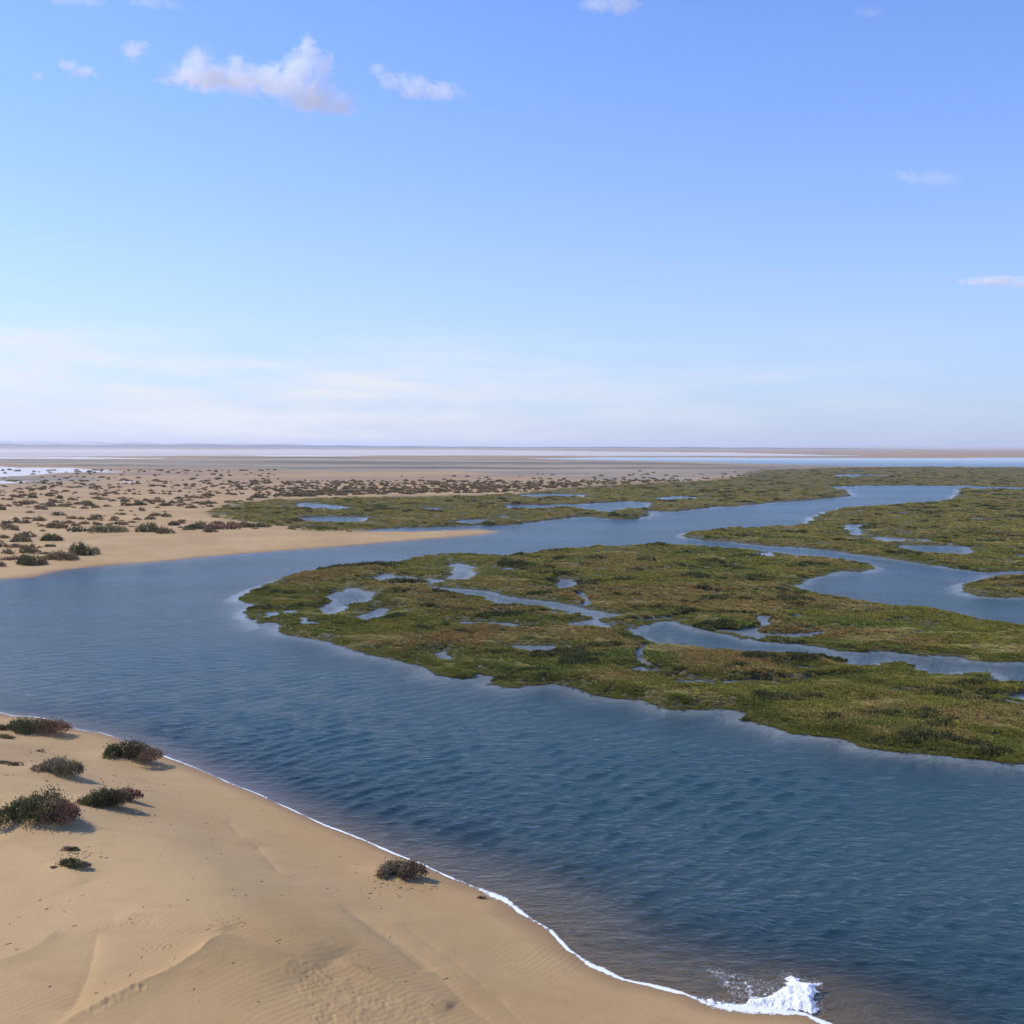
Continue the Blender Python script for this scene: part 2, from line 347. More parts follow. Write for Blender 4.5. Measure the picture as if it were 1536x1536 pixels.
def terrain(x, y):
    """Height and ground cover at world points: z, marsh, salt, mud, wet, distance to marsh, distance to near bank."""
    x = np.asarray(x, float); y = np.asarray(y, float)
    P = np.stack([x, y], -1)
    r = np.hypot(x, y)
    j = jitter(x, y, r)
    near = poly_sd(P, NEAR, 60) + 0.05 * fbm(x, y, 1.1, 3, 3) + 0.10 * fbm(x, y, 4.0, 2, 4)
    north0 = poly_sd(P, NORTH, 400)
    mr = np.maximum(np.maximum(poly_sd(P, M1, 60), poly_sd(P, M2, 60)), poly_sd(P, M3, 60)) + j
    g = poly_sd(P, GREEN, 60)
    green = sstep(-2, 2 + r * 0.012, g + 2.2 * j)
    north = north0 + j * np.where(g > -5, 1.0, 0.3)
    hole = np.full(len(x), -1e9)
    for h in HOLES: hole = np.maximum(hole, poly_sd(P, h, 12))
    hole = hole + 0.8 * j + 0.05 + 0.0035 * r + 0.45 * fbm(x, y, 1.3, 3, 57, 0.6)
    fw = np.full(len(x), -1e9)
    for h in FAR_WATER: fw = np.maximum(fw, poly_sd(P, h, 60))
    fw = fw + 0.006 * r * fbm(x, y * 0.25, 60, 3, 41)
    # random little pans of water and ditches in the marshes
    pan = fbm(x, y, 5.5, 3, 55, 0.5)
    pans = (pan - 0.80) * 3.0
    inner_m = np.minimum(mr, 6) > 1.2
    mr = np.minimum(mr, -hole)
    mr = np.where(inner_m, np.minimum(mr, -pans), mr)
    north = np.minimum(np.minimum(north, -hole), -fw)
    # heights
    zn = near_height(x, y, near)
    top = 0.22 + 0.12 * fbm(x, y, 1.3, 3, 61) + 0.24 * fbm(x, y, 5, 3, 62) - 0.24 * sstep(0.42, 0.62, pan)
    creek = np.abs(fbm(x * 0.7, y, 11, 3, 63, 0.45))
    top = np.maximum(top, 0.05) - 0.36 * sstep(0.085, 0.03, creek) * sstep(-0.25, 0.1, fbm(x, y, 14, 2, 64))
    zm = np.maximum(top, -0.12) * sstep(0, 0.9 + 0.002 * r, mr) + 0.01
    dune = 0.30 * sstep(0, 14, north) + 0.35 * sstep(4, 30, north) * (0.5 + 0.5 * fbm(x, y, 16, 4, 71)) + 0.12 * sstep(2, 8, north) * fbm(x, y, 3.5, 3, 72)
    zs = 0.02 + dune * sstep(1600, 500, r) + 0.15 * sstep(400, 1500, r) * sstep(0, 30, north)
    zg = (0.06 + 0.9 * np.maximum(top, 0.05)) * sstep(0, 0.4 + 0.002 * r, north)
    zN = zs * (1 - green) + zg * green
    s = np.maximum(np.maximum(near, mr), north)
    z = np.where(near >= s, zn, np.where(mr >= s, zm, zN))
    # beds: steeper off the marshes, a wide shallow shelf off the near bank
    shelf = 0.11 + 0.16 * sstep(3, -7, x) + np.where(-s > 1.6, 0.12, 0.0) * sstep(1.6, 5, -s)
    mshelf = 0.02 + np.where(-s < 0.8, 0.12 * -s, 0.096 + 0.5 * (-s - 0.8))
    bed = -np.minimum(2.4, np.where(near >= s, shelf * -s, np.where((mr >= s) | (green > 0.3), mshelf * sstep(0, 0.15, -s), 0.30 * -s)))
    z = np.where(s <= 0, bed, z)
    marsh = np.where(near >= s, 0.0, np.where(mr >= s, 1.0, green))
    salt = np.zeros(len(x))
    for k, h in enumerate(SALT): salt = np.maximum(salt, (0.75 + 0.30 * fbm(x * 0.25, y, 160, 3, 83) if k == 0 else 1.0) * sstep(-0.006 * r, 0.012 * r, poly_sd(P, h, 200) + 0.02 * r * fbm(x, y * 0.2, 12, 3, 81)))
    mud = np.zeros(len(x))
    for h in MUD: mud = np.maximum(mud, sstep(-0.01 * r, 0.02 * r, poly_sd(P, h, 300) + 0.02 * r * fbm(x, y * 0.3, 40, 3, 82)))
    mud = mud * (1 - marsh); salt = salt * (1 - marsh)
    wet_and_slope = sstep(0.80 + 0.45 * fbm(x, y, 2.0, 2, 91), 0.0, np.where(near >= s, s, s * 0.4))
    wet_and_slope = np.maximum(wet_and_slope, 0.22 * sstep(7.5 + 2.0 * fbm(x, y, 5.0, 3, 92), 3.5, near) * (near > 0) * (near >= s) * (0.8 + 0.3 * fbm(x, y, 2.5, 3, 93)))  # near sand also toned darker over the slope down to the water
    dm = np.maximum(mr, np.where(green > 0.3, north, -1e3))
    return z, marsh, salt, mud, wet_and_slope, dm, near

def height1(x, y):
    return float(terrain(np.array([x]), np.array([y]))[0][0])

def on_ground(px, py):
    """World point on the real terrain seen at a pixel."""
    z = 0.3
    for _ in range(12):
        p = at(px, py, z); z = 0.5 * z + 0.5 * height1(p[0], p[1])
    return float(p[0]), float(p[1]), height1(p[0], p[1])

# sand heaped round the feet of the near shrubs
_h = [(*on_ground(a_, b_)[:2], w_ * 0.021) for a_, b_, w_ in ((50, 1098, 92), (190, 1141, 88), (80, 1161, 74), (50, 1234, 112), (152, 1209, 66), (183, 1199, 38), (600, 1314, 60), (109, 1301, 30))]
HUMMOCKS.extend(_h)

# ------------------------------------------------------------------ materials
class NT:
    def __init__(self, name):
        self.m = bpy.data.materials.new(name); self.m.use_nodes = True
        self.t = self.m.node_tree; self.n = self.t.nodes; self.l = self.t.links
        self.n.clear(); self.out = self.n.new('ShaderNodeOutputMaterial')
    def new(self, k, **kw):
        o = self.n.new(k)
        for a, v in kw.items(): setattr(o, a, v)
        return o
    def link(self, a, b): self.l.new(a, b)
    def val(self, sock, v):
        if hasattr(v, 'is_linked') or isinstance(v, bpy.types.NodeSocket): self.l.new(v, sock)
        else: sock.default_value = v
    def pos(self):
        return self.new('ShaderNodeNewGeometry').outputs['Position']
    def noise(self, scale, detail=4, rough=0.5, vec=None, map_scale=None, rot=0.0, loc=None, dist=0.0):
        v = vec if vec is not None else self.pos()
        if map_scale or rot or loc:
            mp = self.new('ShaderNodeMapping')
            mp.inputs['Scale'].default_value = map_scale or (1, 1, 1); mp.inputs['Rotation'].default_value = (0, 0, rot)
            mp.inputs['Location'].default_value = loc or (0, 0, 0)
            self.link(v, mp.inputs[0]); v = mp.outputs[0]
        n = self.new('ShaderNodeTexNoise'); n.inputs['Scale'].default_value = scale; n.inputs['Detail'].default_value = detail
        n.inputs['Roughness'].default_value = rough; n.inputs['Distortion'].default_value = dist
        self.link(v, n.inputs['Vector']); return n.outputs['Fac']
    def ramp(self, v, a, b, lo=0.0, hi=1.0, smooth=True):
        r = self.new('ShaderNodeMapRange'); r.interpolation_type = 'SMOOTHSTEP' if smooth else 'LINEAR'
        self.val(r.inputs['Value'], v); r.inputs['From Min'].default_value = a; r.inputs['From Max'].default_value = b
        r.inputs['To Min'].default_value = lo; r.inputs['To Max'].default_value = hi; return r.outputs[0]
    def math(self, op, a, b=0.0, clamp=False):
        m = self.new('ShaderNodeMath', operation=op, use_clamp=clamp); self.val(m.inputs[0], a); self.val(m.inputs[1], b); return m.outputs[0]
    def mix(self, f, a, b):
        m = self.new('ShaderNodeMix', data_type='RGBA'); self.val(m.inputs['Factor'], f)
        for s, v in (('A', a), ('B', b)):
            if isinstance(v, tuple): m.inputs[s].default_value = (*v, 1)
            else: self.link(v, m.inputs[s])
        return m.outputs['Result']
    def attr(self, name, kind='GEOMETRY'):
        return self.new('ShaderNodeAttribute', attribute_name=name, attribute_type=kind)
    def bump(self, h, strength=1.0, dist=0.02, normal=None):
        b = self.new('ShaderNodeBump'); self.val(b.inputs['Strength'], strength); b.inputs['Distance'].default_value = dist
        self.link(h, b.inputs['Height'])
        if normal is not None: self.link(normal, b.inputs['Normal'])
        return b.outputs['Normal']
    def upward(self, k):
        """Leaf normals leaned upward, as the average of the many finer leaves that each face stands for."""
        g = self.new('ShaderNodeNewGeometry'); a = self.new('ShaderNodeVectorMath', operation='ADD'); self.link(g.outputs['Normal'], a.inputs[0]); a.inputs[1].default_value = (0, 0, k)
        n = self.new('ShaderNodeVectorMath', operation='NORMALIZE'); self.link(a.outputs[0], n.inputs[0]); return n.outputs[0]
    def principled(self, color, rough=0.9, spec=0.3, normal=None):
        p = self.new('ShaderNodeBsdfPrincipled')
        if isinstance(color, tuple): p.inputs['Base Color'].default_value = (*color, 1)
        else: self.link(color, p.inputs['Base Color'])
        self.val(p.inputs['Roughness'], rough); p.inputs['Specular IOR Level'].default_value = spec
        if normal is not None: self.link(normal, p.inputs['Normal'])
        return p.outputs[0]
    def surface(self, s): self.link(s, self.out.inputs['Surface']); return self.m

# ground: sand, marsh mud, salt crust, tidal mud, soaked margin and darker bank slope
def ground_material():
    t = NT('ground_sand')
    c = t.attr('cover'); sp = t.new('ShaderNodeSeparateColor'); t.link(c.outputs['Color'], sp.inputs[0])
    marsh, salt, mud = sp.outputs[0], sp.outputs[1], sp.outputs[2]
    wet_and_slope = t.attr('wet_and_slope').outputs['Fac']
    big = t.noise(0.11, 4, 0.55); mid = t.noise(0.9, 5, 0.6, loc=(7, 3, 0)); fine = t.noise(28, 3, 0.7); huge = t.noise(0.012, 4, 0.6, map_scale=(1, 0.35, 1))
    streak = t.noise(0.5, 5, 0.6, map_scale=(1.0, 2.6, 1), rot=0.5)
    sand = t.mix(t.ramp(big, 0.35, 0.65), (0.408, 0.258, 0.110), (0.475, 0.320, 0.155))
    sand = t.mix(t.ramp(mid, 0.4, 0.7, 0, 0.45), sand, (0.465, 0.304, 0.146))
    sand = t.mix(t.ramp(streak, 0.5, 0.72, 0, 0.35), sand, (0.362, 0.222, 0.100))
    sand = t.mix(t.ramp(fine, 0.42, 0.7, 0, 0.28), sand, (0.31, 0.21, 0.125))
    sand = t.mix(t.math('MULTIPLY', wet_and_slope, 0.8), sand, (0.245, 0.150, 0.068))
    gx = t.new('ShaderNodeSeparateXYZ'); t.link(t.pos(), gx.inputs[0])
    plain = t.ramp(gx.outputs['Y'], 170.0, 420.0)
    sand = t.mix(t.math('MULTIPLY', plain, t.ramp(t.noise(0.02, 6, 0.62, map_scale=(0.45, 1, 1)), 0.36, 0.62, 0.15, 0.95)), sand, (0.265, 0.185, 0.130))
    sand = t.mix(t.math('MULTIPLY', t.ramp(gx.outputs['Y'], 80.0, 160.0), t.ramp(t.noise(0.16, 6, 0.62, map_scale=(0.6, 1, 1)), 0.45, 0.7, 0.0, 0.6)), sand, (0.30, 0.20, 0.125))
    mudc = t.mix(t.ramp(t.noise(0.008, 6, 0.68, map_scale=(0.35, 1, 1)), 0.38, 0.60), (0.135, 0.118, 0.090), (0.36, 0.28, 0.195))
    col_ = t.mix(mud, sand, mudc)
    col_ = t.mix(salt, col_, (0.62, 0.58, 0.56))
    ml = t.mix(t.ramp(t.noise(0.22, 5, 0.6), 0.38, 0.62), (0.085, 0.085, 0.028), (0.14, 0.11, 0.05))
    ml = t.mix(t.ramp(t.noise(3.0, 4, 0.65), 0.45, 0.7), ml, (0.030, 0.034, 0.013))
    ml = t.mix(t.math('MULTIPLY', wet_and_slope, 0.6), ml, (0.060, 0.052, 0.035))
    ml = t.mix(t.ramp(gx.outputs['Z'], -0.012, -0.05), ml, (0.42, 0.42, 0.43))  # sky reflection along the marsh edges painted as a pale submerged bed
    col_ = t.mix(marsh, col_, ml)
    h = t.math('ADD', t.math('MULTIPLY', t.noise(9, 4, 0.6), 0.6), t.math('MULTIPLY', fine, 0.25))
    rip = t.new('ShaderNodeTexWave', wave_type='BANDS', bands_direction='X'); rip.inputs['Scale'].default_value = 1.9; rip.inputs['Distortion'].default_value = 5; rip.inputs['Detail'].default_value = 2; rip.inputs['Detail Scale'].default_value = 0.5
    mp = t.new('ShaderNodeMapping'); mp.inputs['Rotation'].default_value = (0, 0, 0.6); t.link(t.pos(), mp.inputs[0]); t.link(mp.outputs[0], rip.inputs['Vector'])
    h = t.math('ADD', h, t.math('MULTIPLY', rip.outputs['Fac'], t.ramp(t.noise(0.35, 3), 0.42, 0.7, 0.0, 0.22)))
    nrm = t.bump(h, 0.55, 0.035)
    rough = t.math('SUBTRACT', 0.95, t.math('MULTIPLY', wet_and_slope, 0.35))
    return t.surface(t.principled(col_, rough, 0.2, nrm))
M_GROUND = ground_material()

def water_material():
    t = NT('estuary_water')
    depth = t.attr('depth').outputs['Fac']; calm = t.attr('calm').outputs['Fac']
    patch = t.noise(0.05, 4, 0.55, map_scale=(0.6, 1, 1), rot=0.5)
    ROTW = -0.72
    w1 = t.noise(2.6, 6, 0.68, map_scale=(0.36, 1.0, 1), rot=ROTW, dist=0.5)
    w2 = t.noise(7.0, 4, 0.62, map_scale=(0.5, 1.0, 1), rot=ROTW + 0.75, dist=0.4)
    w3 = t.noise(0.33, 4, 0.6, map_scale=(0.35, 1.0, 1), rot=ROTW + 0.1, dist=0.5)
    h = t.math('ADD', t.math('ADD', t.math('MULTIPLY', w1, 0.62), t.math('MULTIPLY', w2, 0.20)), t.math('MULTIPLY', w3, 0.35))
    live = t.math('SUBTRACT', 1.0, t.math('MULTIPLY', calm, 0.85))
    live = t.math('MULTIPLY', live, t.ramp(patch, 0.3, 0.65, 0.45, 1.1))
    nrm = t.bump(h, live, 0.27)
    deepc = t.mix(t.ramp(patch, 0.35, 0.7), (0.014, 0.044, 0.054), (0.024, 0.060, 0.070))
    dif = t.new('ShaderNodeBsdfDiffuse'); t.link(deepc, dif.inputs['Color'])
    tr = t.new('ShaderNodeBsdfTransparent'); tr.inputs['Color'].default_value = (0.88, 0.92, 0.91, 1)
    ab = t.math('SUBTRACT', 1.0, t.math('POWER', 2.718, t.math('MULTIPLY', depth, -1.9)), clamp=True)
    ab = t.math('MULTIPLY', ab, 1.0)
    body = t.new('ShaderNodeMixShader'); t.link(ab, body.inputs[0]); t.link(tr.outputs[0], body.inputs[1]); t.link(dif.outputs[0], body.inputs[2])
    # of ripples too small to resolve, the faces turned to the viewer fill most of the view
    g_ = t.new('ShaderNodeNewGeometry'); k_ = t.new('ShaderNodeVectorMath', operation='SCALE'); t.link(g_.outputs['Incoming'], k_.inputs[0])
    t.link(t.math('MULTIPLY', t.math('SUBTRACT', 1.0, calm), 0.085), k_.inputs['Scale'])
    ad = t.new('ShaderNodeVectorMath', operation='ADD'); t.link(nrm, ad.inputs[0]); t.link(k_.outputs[0], ad.inputs[1])
    nn = t.new('ShaderNodeVectorMath', operation='NORMALIZE'); t.link(ad.outputs[0], nn.inputs[0]); nrm = nn.outputs[0]
    gl = t.new('ShaderNodeBsdfGlossy'); gl.inputs['Color'].default_value = (1, 1, 1, 1); t.link(nrm, gl.inputs['Normal'])
    t.link(t.math('SUBTRACT', 0.17, t.math('MULTIPLY', calm, 0.13)), gl.inputs['Roughness'])
    fr = t.new('ShaderNodeFresnel'); fr.inputs['IOR'].default_value = 1.33; t.link(nrm, fr.inputs['Normal'])
    f = t.math('MULTIPLY', fr.outputs[0], t.math('ADD', 0.85, t.math('MULTIPLY', calm, 0.40)), clamp=True)
    ms = t.new('ShaderNodeMixShader'); t.link(f, ms.inputs[0]); t.link(body.outputs[0], ms.inputs[1]); t.link(gl.outputs[0], ms.inputs[2])
    return t.surface(ms.outputs[0])
M_WATER = water_material()

def marsh_plant_material():
    t = NT('marsh_plants')
    c = t.attr('clump_colour', 'INSTANCER').outputs['Color']
    c = t.mix(t.ramp(t.noise(2.2, 3, 0.6), 0.4, 0.7, 0, 0.2), c, (0.25, 0.20, 0.09))
    p = t.new('ShaderNodeBsdfPrincipled'); t.link(c, p.inputs['Base Color']); p.inputs['Roughness'].default_value = 0.75; p.inputs['Specular IOR Level'].default_value = 0.1
    t.link(t.upward(2.4), p.inputs['Normal'])
    tl = t.new('ShaderNodeBsdfTranslucent'); t.link(c, tl.inputs['Color'])
    ms = t.new('ShaderNodeMixShader'); ms.inputs[0].default_value = 0.25; t.link(p.outputs[0], ms.inputs[1]); t.link(tl.outputs[0], ms.inputs[2])
    return t.surface(ms.outputs[0])
M_MARSH = marsh_plant_material()

def shrub_material(name, attr='GEOMETRY'):
    t = NT(name)
    c = t.attr('leaf_colour').outputs['Color']
    n = t.noise(35, 2, 0.5)
    c = t.mix(t.ramp(n, 0.35, 0.7, 0, 0.4), c, (0.10, 0.075, 0.04))
    p = t.new('ShaderNodeBsdfPrincipled'); t.link(c, p.inputs['Base Color']); p.inputs['Roughness'].default_value = 0.8; p.inputs['Specular IOR Level'].default_value = 0.1
    t.link(t.upward(0.6), p.inputs['Normal'])
    tl = t.new('ShaderNodeBsdfTranslucent'); t.link(c, tl.inputs['Color'])
    ms = t.new('ShaderNodeMixShader'); ms.inputs[0].default_value = 0.2; t.link(p.outputs[0], ms.inputs[1]); t.link(tl.outputs[0], ms.inputs[2])
    return t.surface(ms.outputs[0])
M_SHRUB = shrub_material('shrub_leaves')

def simple(name, a, b, scale, rough=0.9, spec=0.2, bump=0.0):
    t = NT(name); n = t.noise(scale, 5, 0.6)
    return t.surface(t.principled(t.mix(t.ramp(n, 0.35, 0.65), a, b), rough, spec, t.bump(n, bump, 0.02) if bump else None))
M_WOOD = simple('shrub_wood', (0.12, 0.09, 0.06), (0.22, 0.17, 0.12), 30)
M_FOAM = simple('white_foam', (0.78, 0.80, 0.80), (0.90, 0.90, 0.88), 12, 0.6, 0.3)
M_HILL = simple('far_hills', (0.16, 0.12, 0.10), (0.24, 0.19, 0.15), 0.002)
M_PALE = simple('pale_dune_sand', (0.42, 0.31, 0.22), (0.55, 0.42, 0.30), 0.004)
M_SCRUB = simple('far_scrub', (0.04, 0.04, 0.035), (0.10, 0.085, 0.07), 0.01)

# ------------------------------------------------------------------ building meshes
def mesh_from(name, verts, faces, mat, smooth=True):
    me = bpy.data.meshes.new(name)
    verts = np.asarray(verts, np.float32); faces = np.asarray(faces, np.int32)
    k = faces.shape[1]
    me.vertices.add(len(verts)); me.vertices.foreach_set('co', verts.ravel())
    me.loops.add(faces.size); me.loops.foreach_set('vertex_index', faces.ravel())
    me.polygons.add(len(faces))
    me.polygons.foreach_set('loop_start', np.arange(len(faces), dtype=np.int32) * k)
    me.polygons.foreach_set('use_smooth', np.full(len(faces), smooth))
    me.materials.append(mat)
    me.update(calc_edges=True); me.validate()
    return me

def link(name, me, parent=None, loc=None, label=None, cat=None, group=None, kind=None):
    o = bpy.data.objects.new(name, me); col.objects.link(o)
    if parent is not None: o.parent = parent
    if loc is not None: o.location = loc
    if label: o['label'] = label
    if cat: o['category'] = cat
    if group: o['group'] = group
    if kind: o['kind'] = kind
    return o

# polar sheet round the foot of the dune: fine in front, coarse behind
rows_px = list(np.arange(1640, 1560, -3.0)) + list(np.arange(1560, 780, -1.7)) + list(np.arange(780, 700, -0.9)) + list(np.arange(700, 674, -0.45))
radii = [CAM_H / math.tan(math.atan((p - 768) / FOC) + PITCH) for p in rows_px]
radii = list(np.geomspace(0.6, radii[0] * 0.97, 26)) + radii
radii += list(np.geomspace(radii[-1] * 1.15, 42000, 22))
radii = np.array(radii)
half = math.radians(31)
az = np.concatenate([np.linspace(-half, half, 960), np.linspace(half, 2 * math.pi - half, 110)[1:-1]])
R_, A_ = np.meshgrid(radii, az, indexing='ij')
GX, GY = (R_ * np.sin(A_)).ravel(), (R_ * np.cos(A_)).ravel()
Z, MARSH, SALTA, MUDA, WET_AND_SLOPE, DM, NEARD = terrain(GX, GY)
nr, na = len(radii), len(az)
idx = np.arange(nr * na).reshape(nr, na)
i00 = idx[:-1, :]; i10 = idx[1:, :]
q = np.stack([i00, np.roll(i00, -1, 1), np.roll(i10, -1, 1), i10], -1).reshape(-1, 4)

def add_centre(verts, faces, zc):
    return verts, faces

gv = np.stack([GX, GY, Z], -1)
cap_c = len(gv)
gv = np.vstack([gv, [[0, 0, float(Z[:na].mean()) + 0.05]]])
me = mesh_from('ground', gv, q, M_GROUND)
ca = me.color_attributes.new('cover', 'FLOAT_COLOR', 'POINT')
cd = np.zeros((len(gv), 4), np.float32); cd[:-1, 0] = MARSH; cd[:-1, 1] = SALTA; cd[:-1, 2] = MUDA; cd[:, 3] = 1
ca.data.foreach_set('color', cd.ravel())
wa = me.attributes.new('wet_and_slope', 'FLOAT', 'POINT'); wa.data.foreach_set('value', np.append(WET_AND_SLOPE, 0).astype(np.float32))
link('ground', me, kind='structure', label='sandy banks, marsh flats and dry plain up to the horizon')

# water: the same sheet where the bed lies below the surface, with waves in the near reaches
depth = np.clip(-Z, -0.2, 3)
keep = (depth[q] > -0.06).any(1)
wz = np.zeros(len(GX))
dr = np.gradient(radii); spacing = np.repeat(dr, na)
wd = np.random.default_rng(5)
live = sstep(0, 0.5, depth)
calm = np.exp(-np.clip(-DM, 0, None) / (0.35 + 0.9 * vnoise(GX / 5.0, GY / 5.0, 98))) * 0.8
calm = np.clip(calm + 0.9 * np.exp(-np.clip(-NEARD, 0, None) / 0.9) , 0, 1)
calm = np.clip(calm * (0.85 + 0.6 * fbm(GX, GY, 9, 2, 99)) + 0.75 * sstep(500, 1200, np.hypot(GX, GY)), 0, 1)
fr_ = np.hypot(GX, GY)
gust = 0.75 + 0.5 * fbm(GX, GY, 14, 2, 101)
for k in range(44):
    lam = math.exp(wd.uniform(math.log(0.22), math.log(1.15)))
    th = math.radians(41 + wd.normal(0, 14)); ph = wd.uniform(0, 6.28)
    kx, ky = -math.sin(th) * 2 * math.pi / lam, math.cos(th) * 2 * math.pi / lam
    amp = 0.0050 * lam ** 0.85
    fade = sstep(lam * 0.5, lam * 0.22, spacing)
    mod = 0.6 + 0.8 * vnoise(GX / (lam * 4) + k * 3, GY / (lam * 4), 200 + k)
    wz += amp * fade * mod * np.sin(kx * GX + ky * GY + ph)
wz *= live * (1 - 0.8 * calm) * gust
wv = np.stack([GX, GY, wz], -1)
used = np.unique(q[keep]); remap = np.full(len(GX), -1); remap[used] = np.arange(len(used))
wme = mesh_from('water', wv[used], remap[q[keep]], M_WATER)
a = wme.attributes.new('depth', 'FLOAT', 'POINT'); a.data.foreach_set('value', np.clip(depth[used], 0, 3).astype(np.float32))
a = wme.attributes.new('calm', 'FLOAT', 'POINT'); a.data.foreach_set('value', calm[used].astype(np.float32))
link('water', wme, kind='structure', label='blue rippled estuary channel, creeks and marsh pools')

# far hills low along the left horizon and a dark scrub line before them
def far_ridge(name, dist, px0, px1, tops, mat, label, thick):
    n = 260
    xs = np.linspace(px0, px1, n); hs = np.interp(xs, [p[0] for p in tops], [p[1] for p in tops])
    hs = hs * (1 + 0.18 * fbm(xs, xs * 0, 60, 5, 7, 0.6)) + 1e-3
    V, F = [], []
    prof = [(-1.0, 0.0), (-0.55, 0.55), (-0.15, 0.92), (0.1, 1.0), (0.5, 0.6), (1.0, 0.0)]
    for i in range(n):
        a_ = math.atan((xs[i] - 768) / FOC)
        for (u, v) in prof:
            rr = dist / math.cos(a_) + u * thick
            V.append((rr * math.sin(a_), rr * math.cos(a_), hs[i] * v * (1 + 0.15 * math.sin(i * 0.7 + u * 5)) - (0.5 if v == 0 else 0)))
    m = len(prof)
    for i in range(n - 1):
        for j_ in range(m - 1):
            F.append((i * m + j_, (i + 1) * m + j_, (i + 1) * m + j_ + 1, i * m + j_ + 1))
    return link(name, mesh_from(name, V, F, mat), kind='structure', label=label)
far_ridge('far_hills', 15000, -1600, 560, [(-1600, 60), (-500, 85), (0, 78), (180, 66), (330, 50), (440, 44), (560, 0)], M_HILL, 'low hazy lilac hills on the left horizon', 1500)
far_ridge('far_dunes', 11000, 560, 3200, [(560, 0), (760, 8), (1100, 14), (1300, 22), (1536, 26), (2300, 30), (3200, 30)], M_PALE, 'low pale dunes on the right horizon', 900)
far_ridge('far_scrub_line', 7600, -1600, 1420, [(-1600, 22), (0, 24), (120, 17), (260, 25), (420, 19), (600, 14), (800, 10), (900, 13), (1060, 11), (1250, 7), (1420, 0)], M_SCRUB, 'thin dark scrub line under the horizon', 250)

# ------------------------------------------------------------------ marsh vegetation (uncountable)
def tuft_mesh(name, seed, blades=46, h=0.30, rad=0.26):
    r = random.Random(seed); V, F = [], []
    for _ in range(blades):
        a_ = r.uniform(0, 2 * math.pi); q_ = rad * math.sqrt(r.random()); x, y = q_ * math.cos(a_), q_ * math.sin(a_)
        hh = h * (1 - 0.55 * (q_ / rad) ** 2) * r.uniform(0.6, 1.1)
        lean = 0.35 * q_ / rad + r.uniform(-0.1, 0.25); dx, dy = math.cos(a_) * lean * hh, math.sin(a_) * lean * hh
        w = r.uniform(0.018, 0.04); b = r.uniform(0, math.pi); wx, wy = w * math.cos(b), w * math.sin(b)
        i = len(V)
        V += [(x - wx * .6, y - wy * .6, -0.05), (x + wx * .6, y + wy * .6, -0.05), (x + dx * .5 + wx, y + dy * .5 + wy, hh * .6), (x + dx * .5 - wx, y + dy * .5 - wy, hh * .6),
              (x + dx + wx * .5, y + dy + wy * .5, hh), (x + dx - wx * .5, y + dy - wy * .5, hh)]
        F += [(i, i + 1, i + 2, i + 3), (i + 3, i + 2, i + 4, i + 5)]
    return mesh_from(name, V, F, M_MARSH, smooth=False)
TUFTS = [tuft_mesh('marsh_tuft', s) for s in (1, 2, 3, 4)]

def instance_stuff(name, pts, scales, tints, meshes, label):
    """One mesh of points that carries its plants through geometry nodes."""
    me = bpy.data.meshes.new(name); me.vertices.add(len(pts)); me.vertices.foreach_set('co', np.asarray(pts, np.float32).ravel())
    for nm, kind, dat, key in (('scl', 'FLOAT_VECTOR', scales, 'vector'), ('clump_colour', 'FLOAT_COLOR', tints, 'color')):
        a = me.attributes.new(nm, kind, 'POINT'); a.data.foreach_set(key, np.asarray(dat, np.float32).ravel())
    o = link(name, me, kind='stuff', label=label)
    ng = bpy.data.node_groups.new(name + '_plants', 'GeometryNodeTree')
    ng.interface.new_socket('Geometry', in_out='INPUT', socket_type='NodeSocketGeometry')
    ng.interface.new_socket('Geometry', in_out='OUTPUT', socket_type='NodeSocketGeometry')
    N, L = ng.nodes, ng.links
    gi, go = N.new('NodeGroupInput'), N.new('NodeGroupOutput')
    m2p = N.new('GeometryNodeMeshToPoints'); L.new(gi.outputs[0], m2p.inputs[0])
    g2i = N.new('GeometryNodeGeometryToInstance')
    for src in meshes:
        ob = bpy.data.objects.get('source_' + src.name)
        oi = N.new('GeometryNodeObjectInfo'); oi.inputs['Object'].default_value = SOURCES[src.name]
        L.new(oi.outputs['Geometry'], g2i.inputs[0])
    iop = N.new('GeometryNodeInstanceOnPoints'); L.new(m2p.outputs[0], iop.inputs['Points']); L.new(g2i.outputs[0], iop.inputs['Instance'])
    iop.inputs['Pick Instance'].default_value = True
    rr = N.new('FunctionNodeRandomValue'); rr.data_type = 'INT'; rr.inputs['Min'].default_value = 0; rr.inputs['Max'].default_value = len(meshes) - 1
    for s in rr.outputs:
        if s.enabled: L.new(s, iop.inputs['Instance Index'])
    rv = N.new('FunctionNodeRandomValue'); rv.data_type = 'FLOAT_VECTOR'; rv.inputs['Min'].default_value = (-0.12, -0.12, 0); rv.inputs['Max'].default_value = (0.12, 0.12, 6.28)
    L.new(rv.outputs[0], iop.inputs['Rotation'])
    na_ = N.new('GeometryNodeInputNamedAttribute'); na_.data_type = 'FLOAT_VECTOR'; na_.inputs['Name'].default_value = 'scl'
    L.new(na_.outputs[0], iop.inputs['Scale']); L.new(iop.outputs[0], go.inputs[0])
    md = o.modifiers.new('plants', 'NODES'); md.node_group = ng
    return o

SOURCES = {}
def keep_source(me):
    o = bpy.data.objects.new('source_plant', me)      # never linked to the scene: only geometry nodes read it
    SOURCES[me.name] = o; return o
for m_ in TUFTS: keep_source(m_)

def scatter(n, x0, x1, y0, y1):
    px = rng.uniform(x0, x1, n); py = rng.uniform(y0, y1, n)
    p = at(px, py); r = np.hypot(p[:, 0], p[:, 1])
    z, marsh, salt, mud, wet_and_slope, dm, near = terrain(p[:, 0], p[:, 1])
    return px, py, p, r, z, marsh, dm
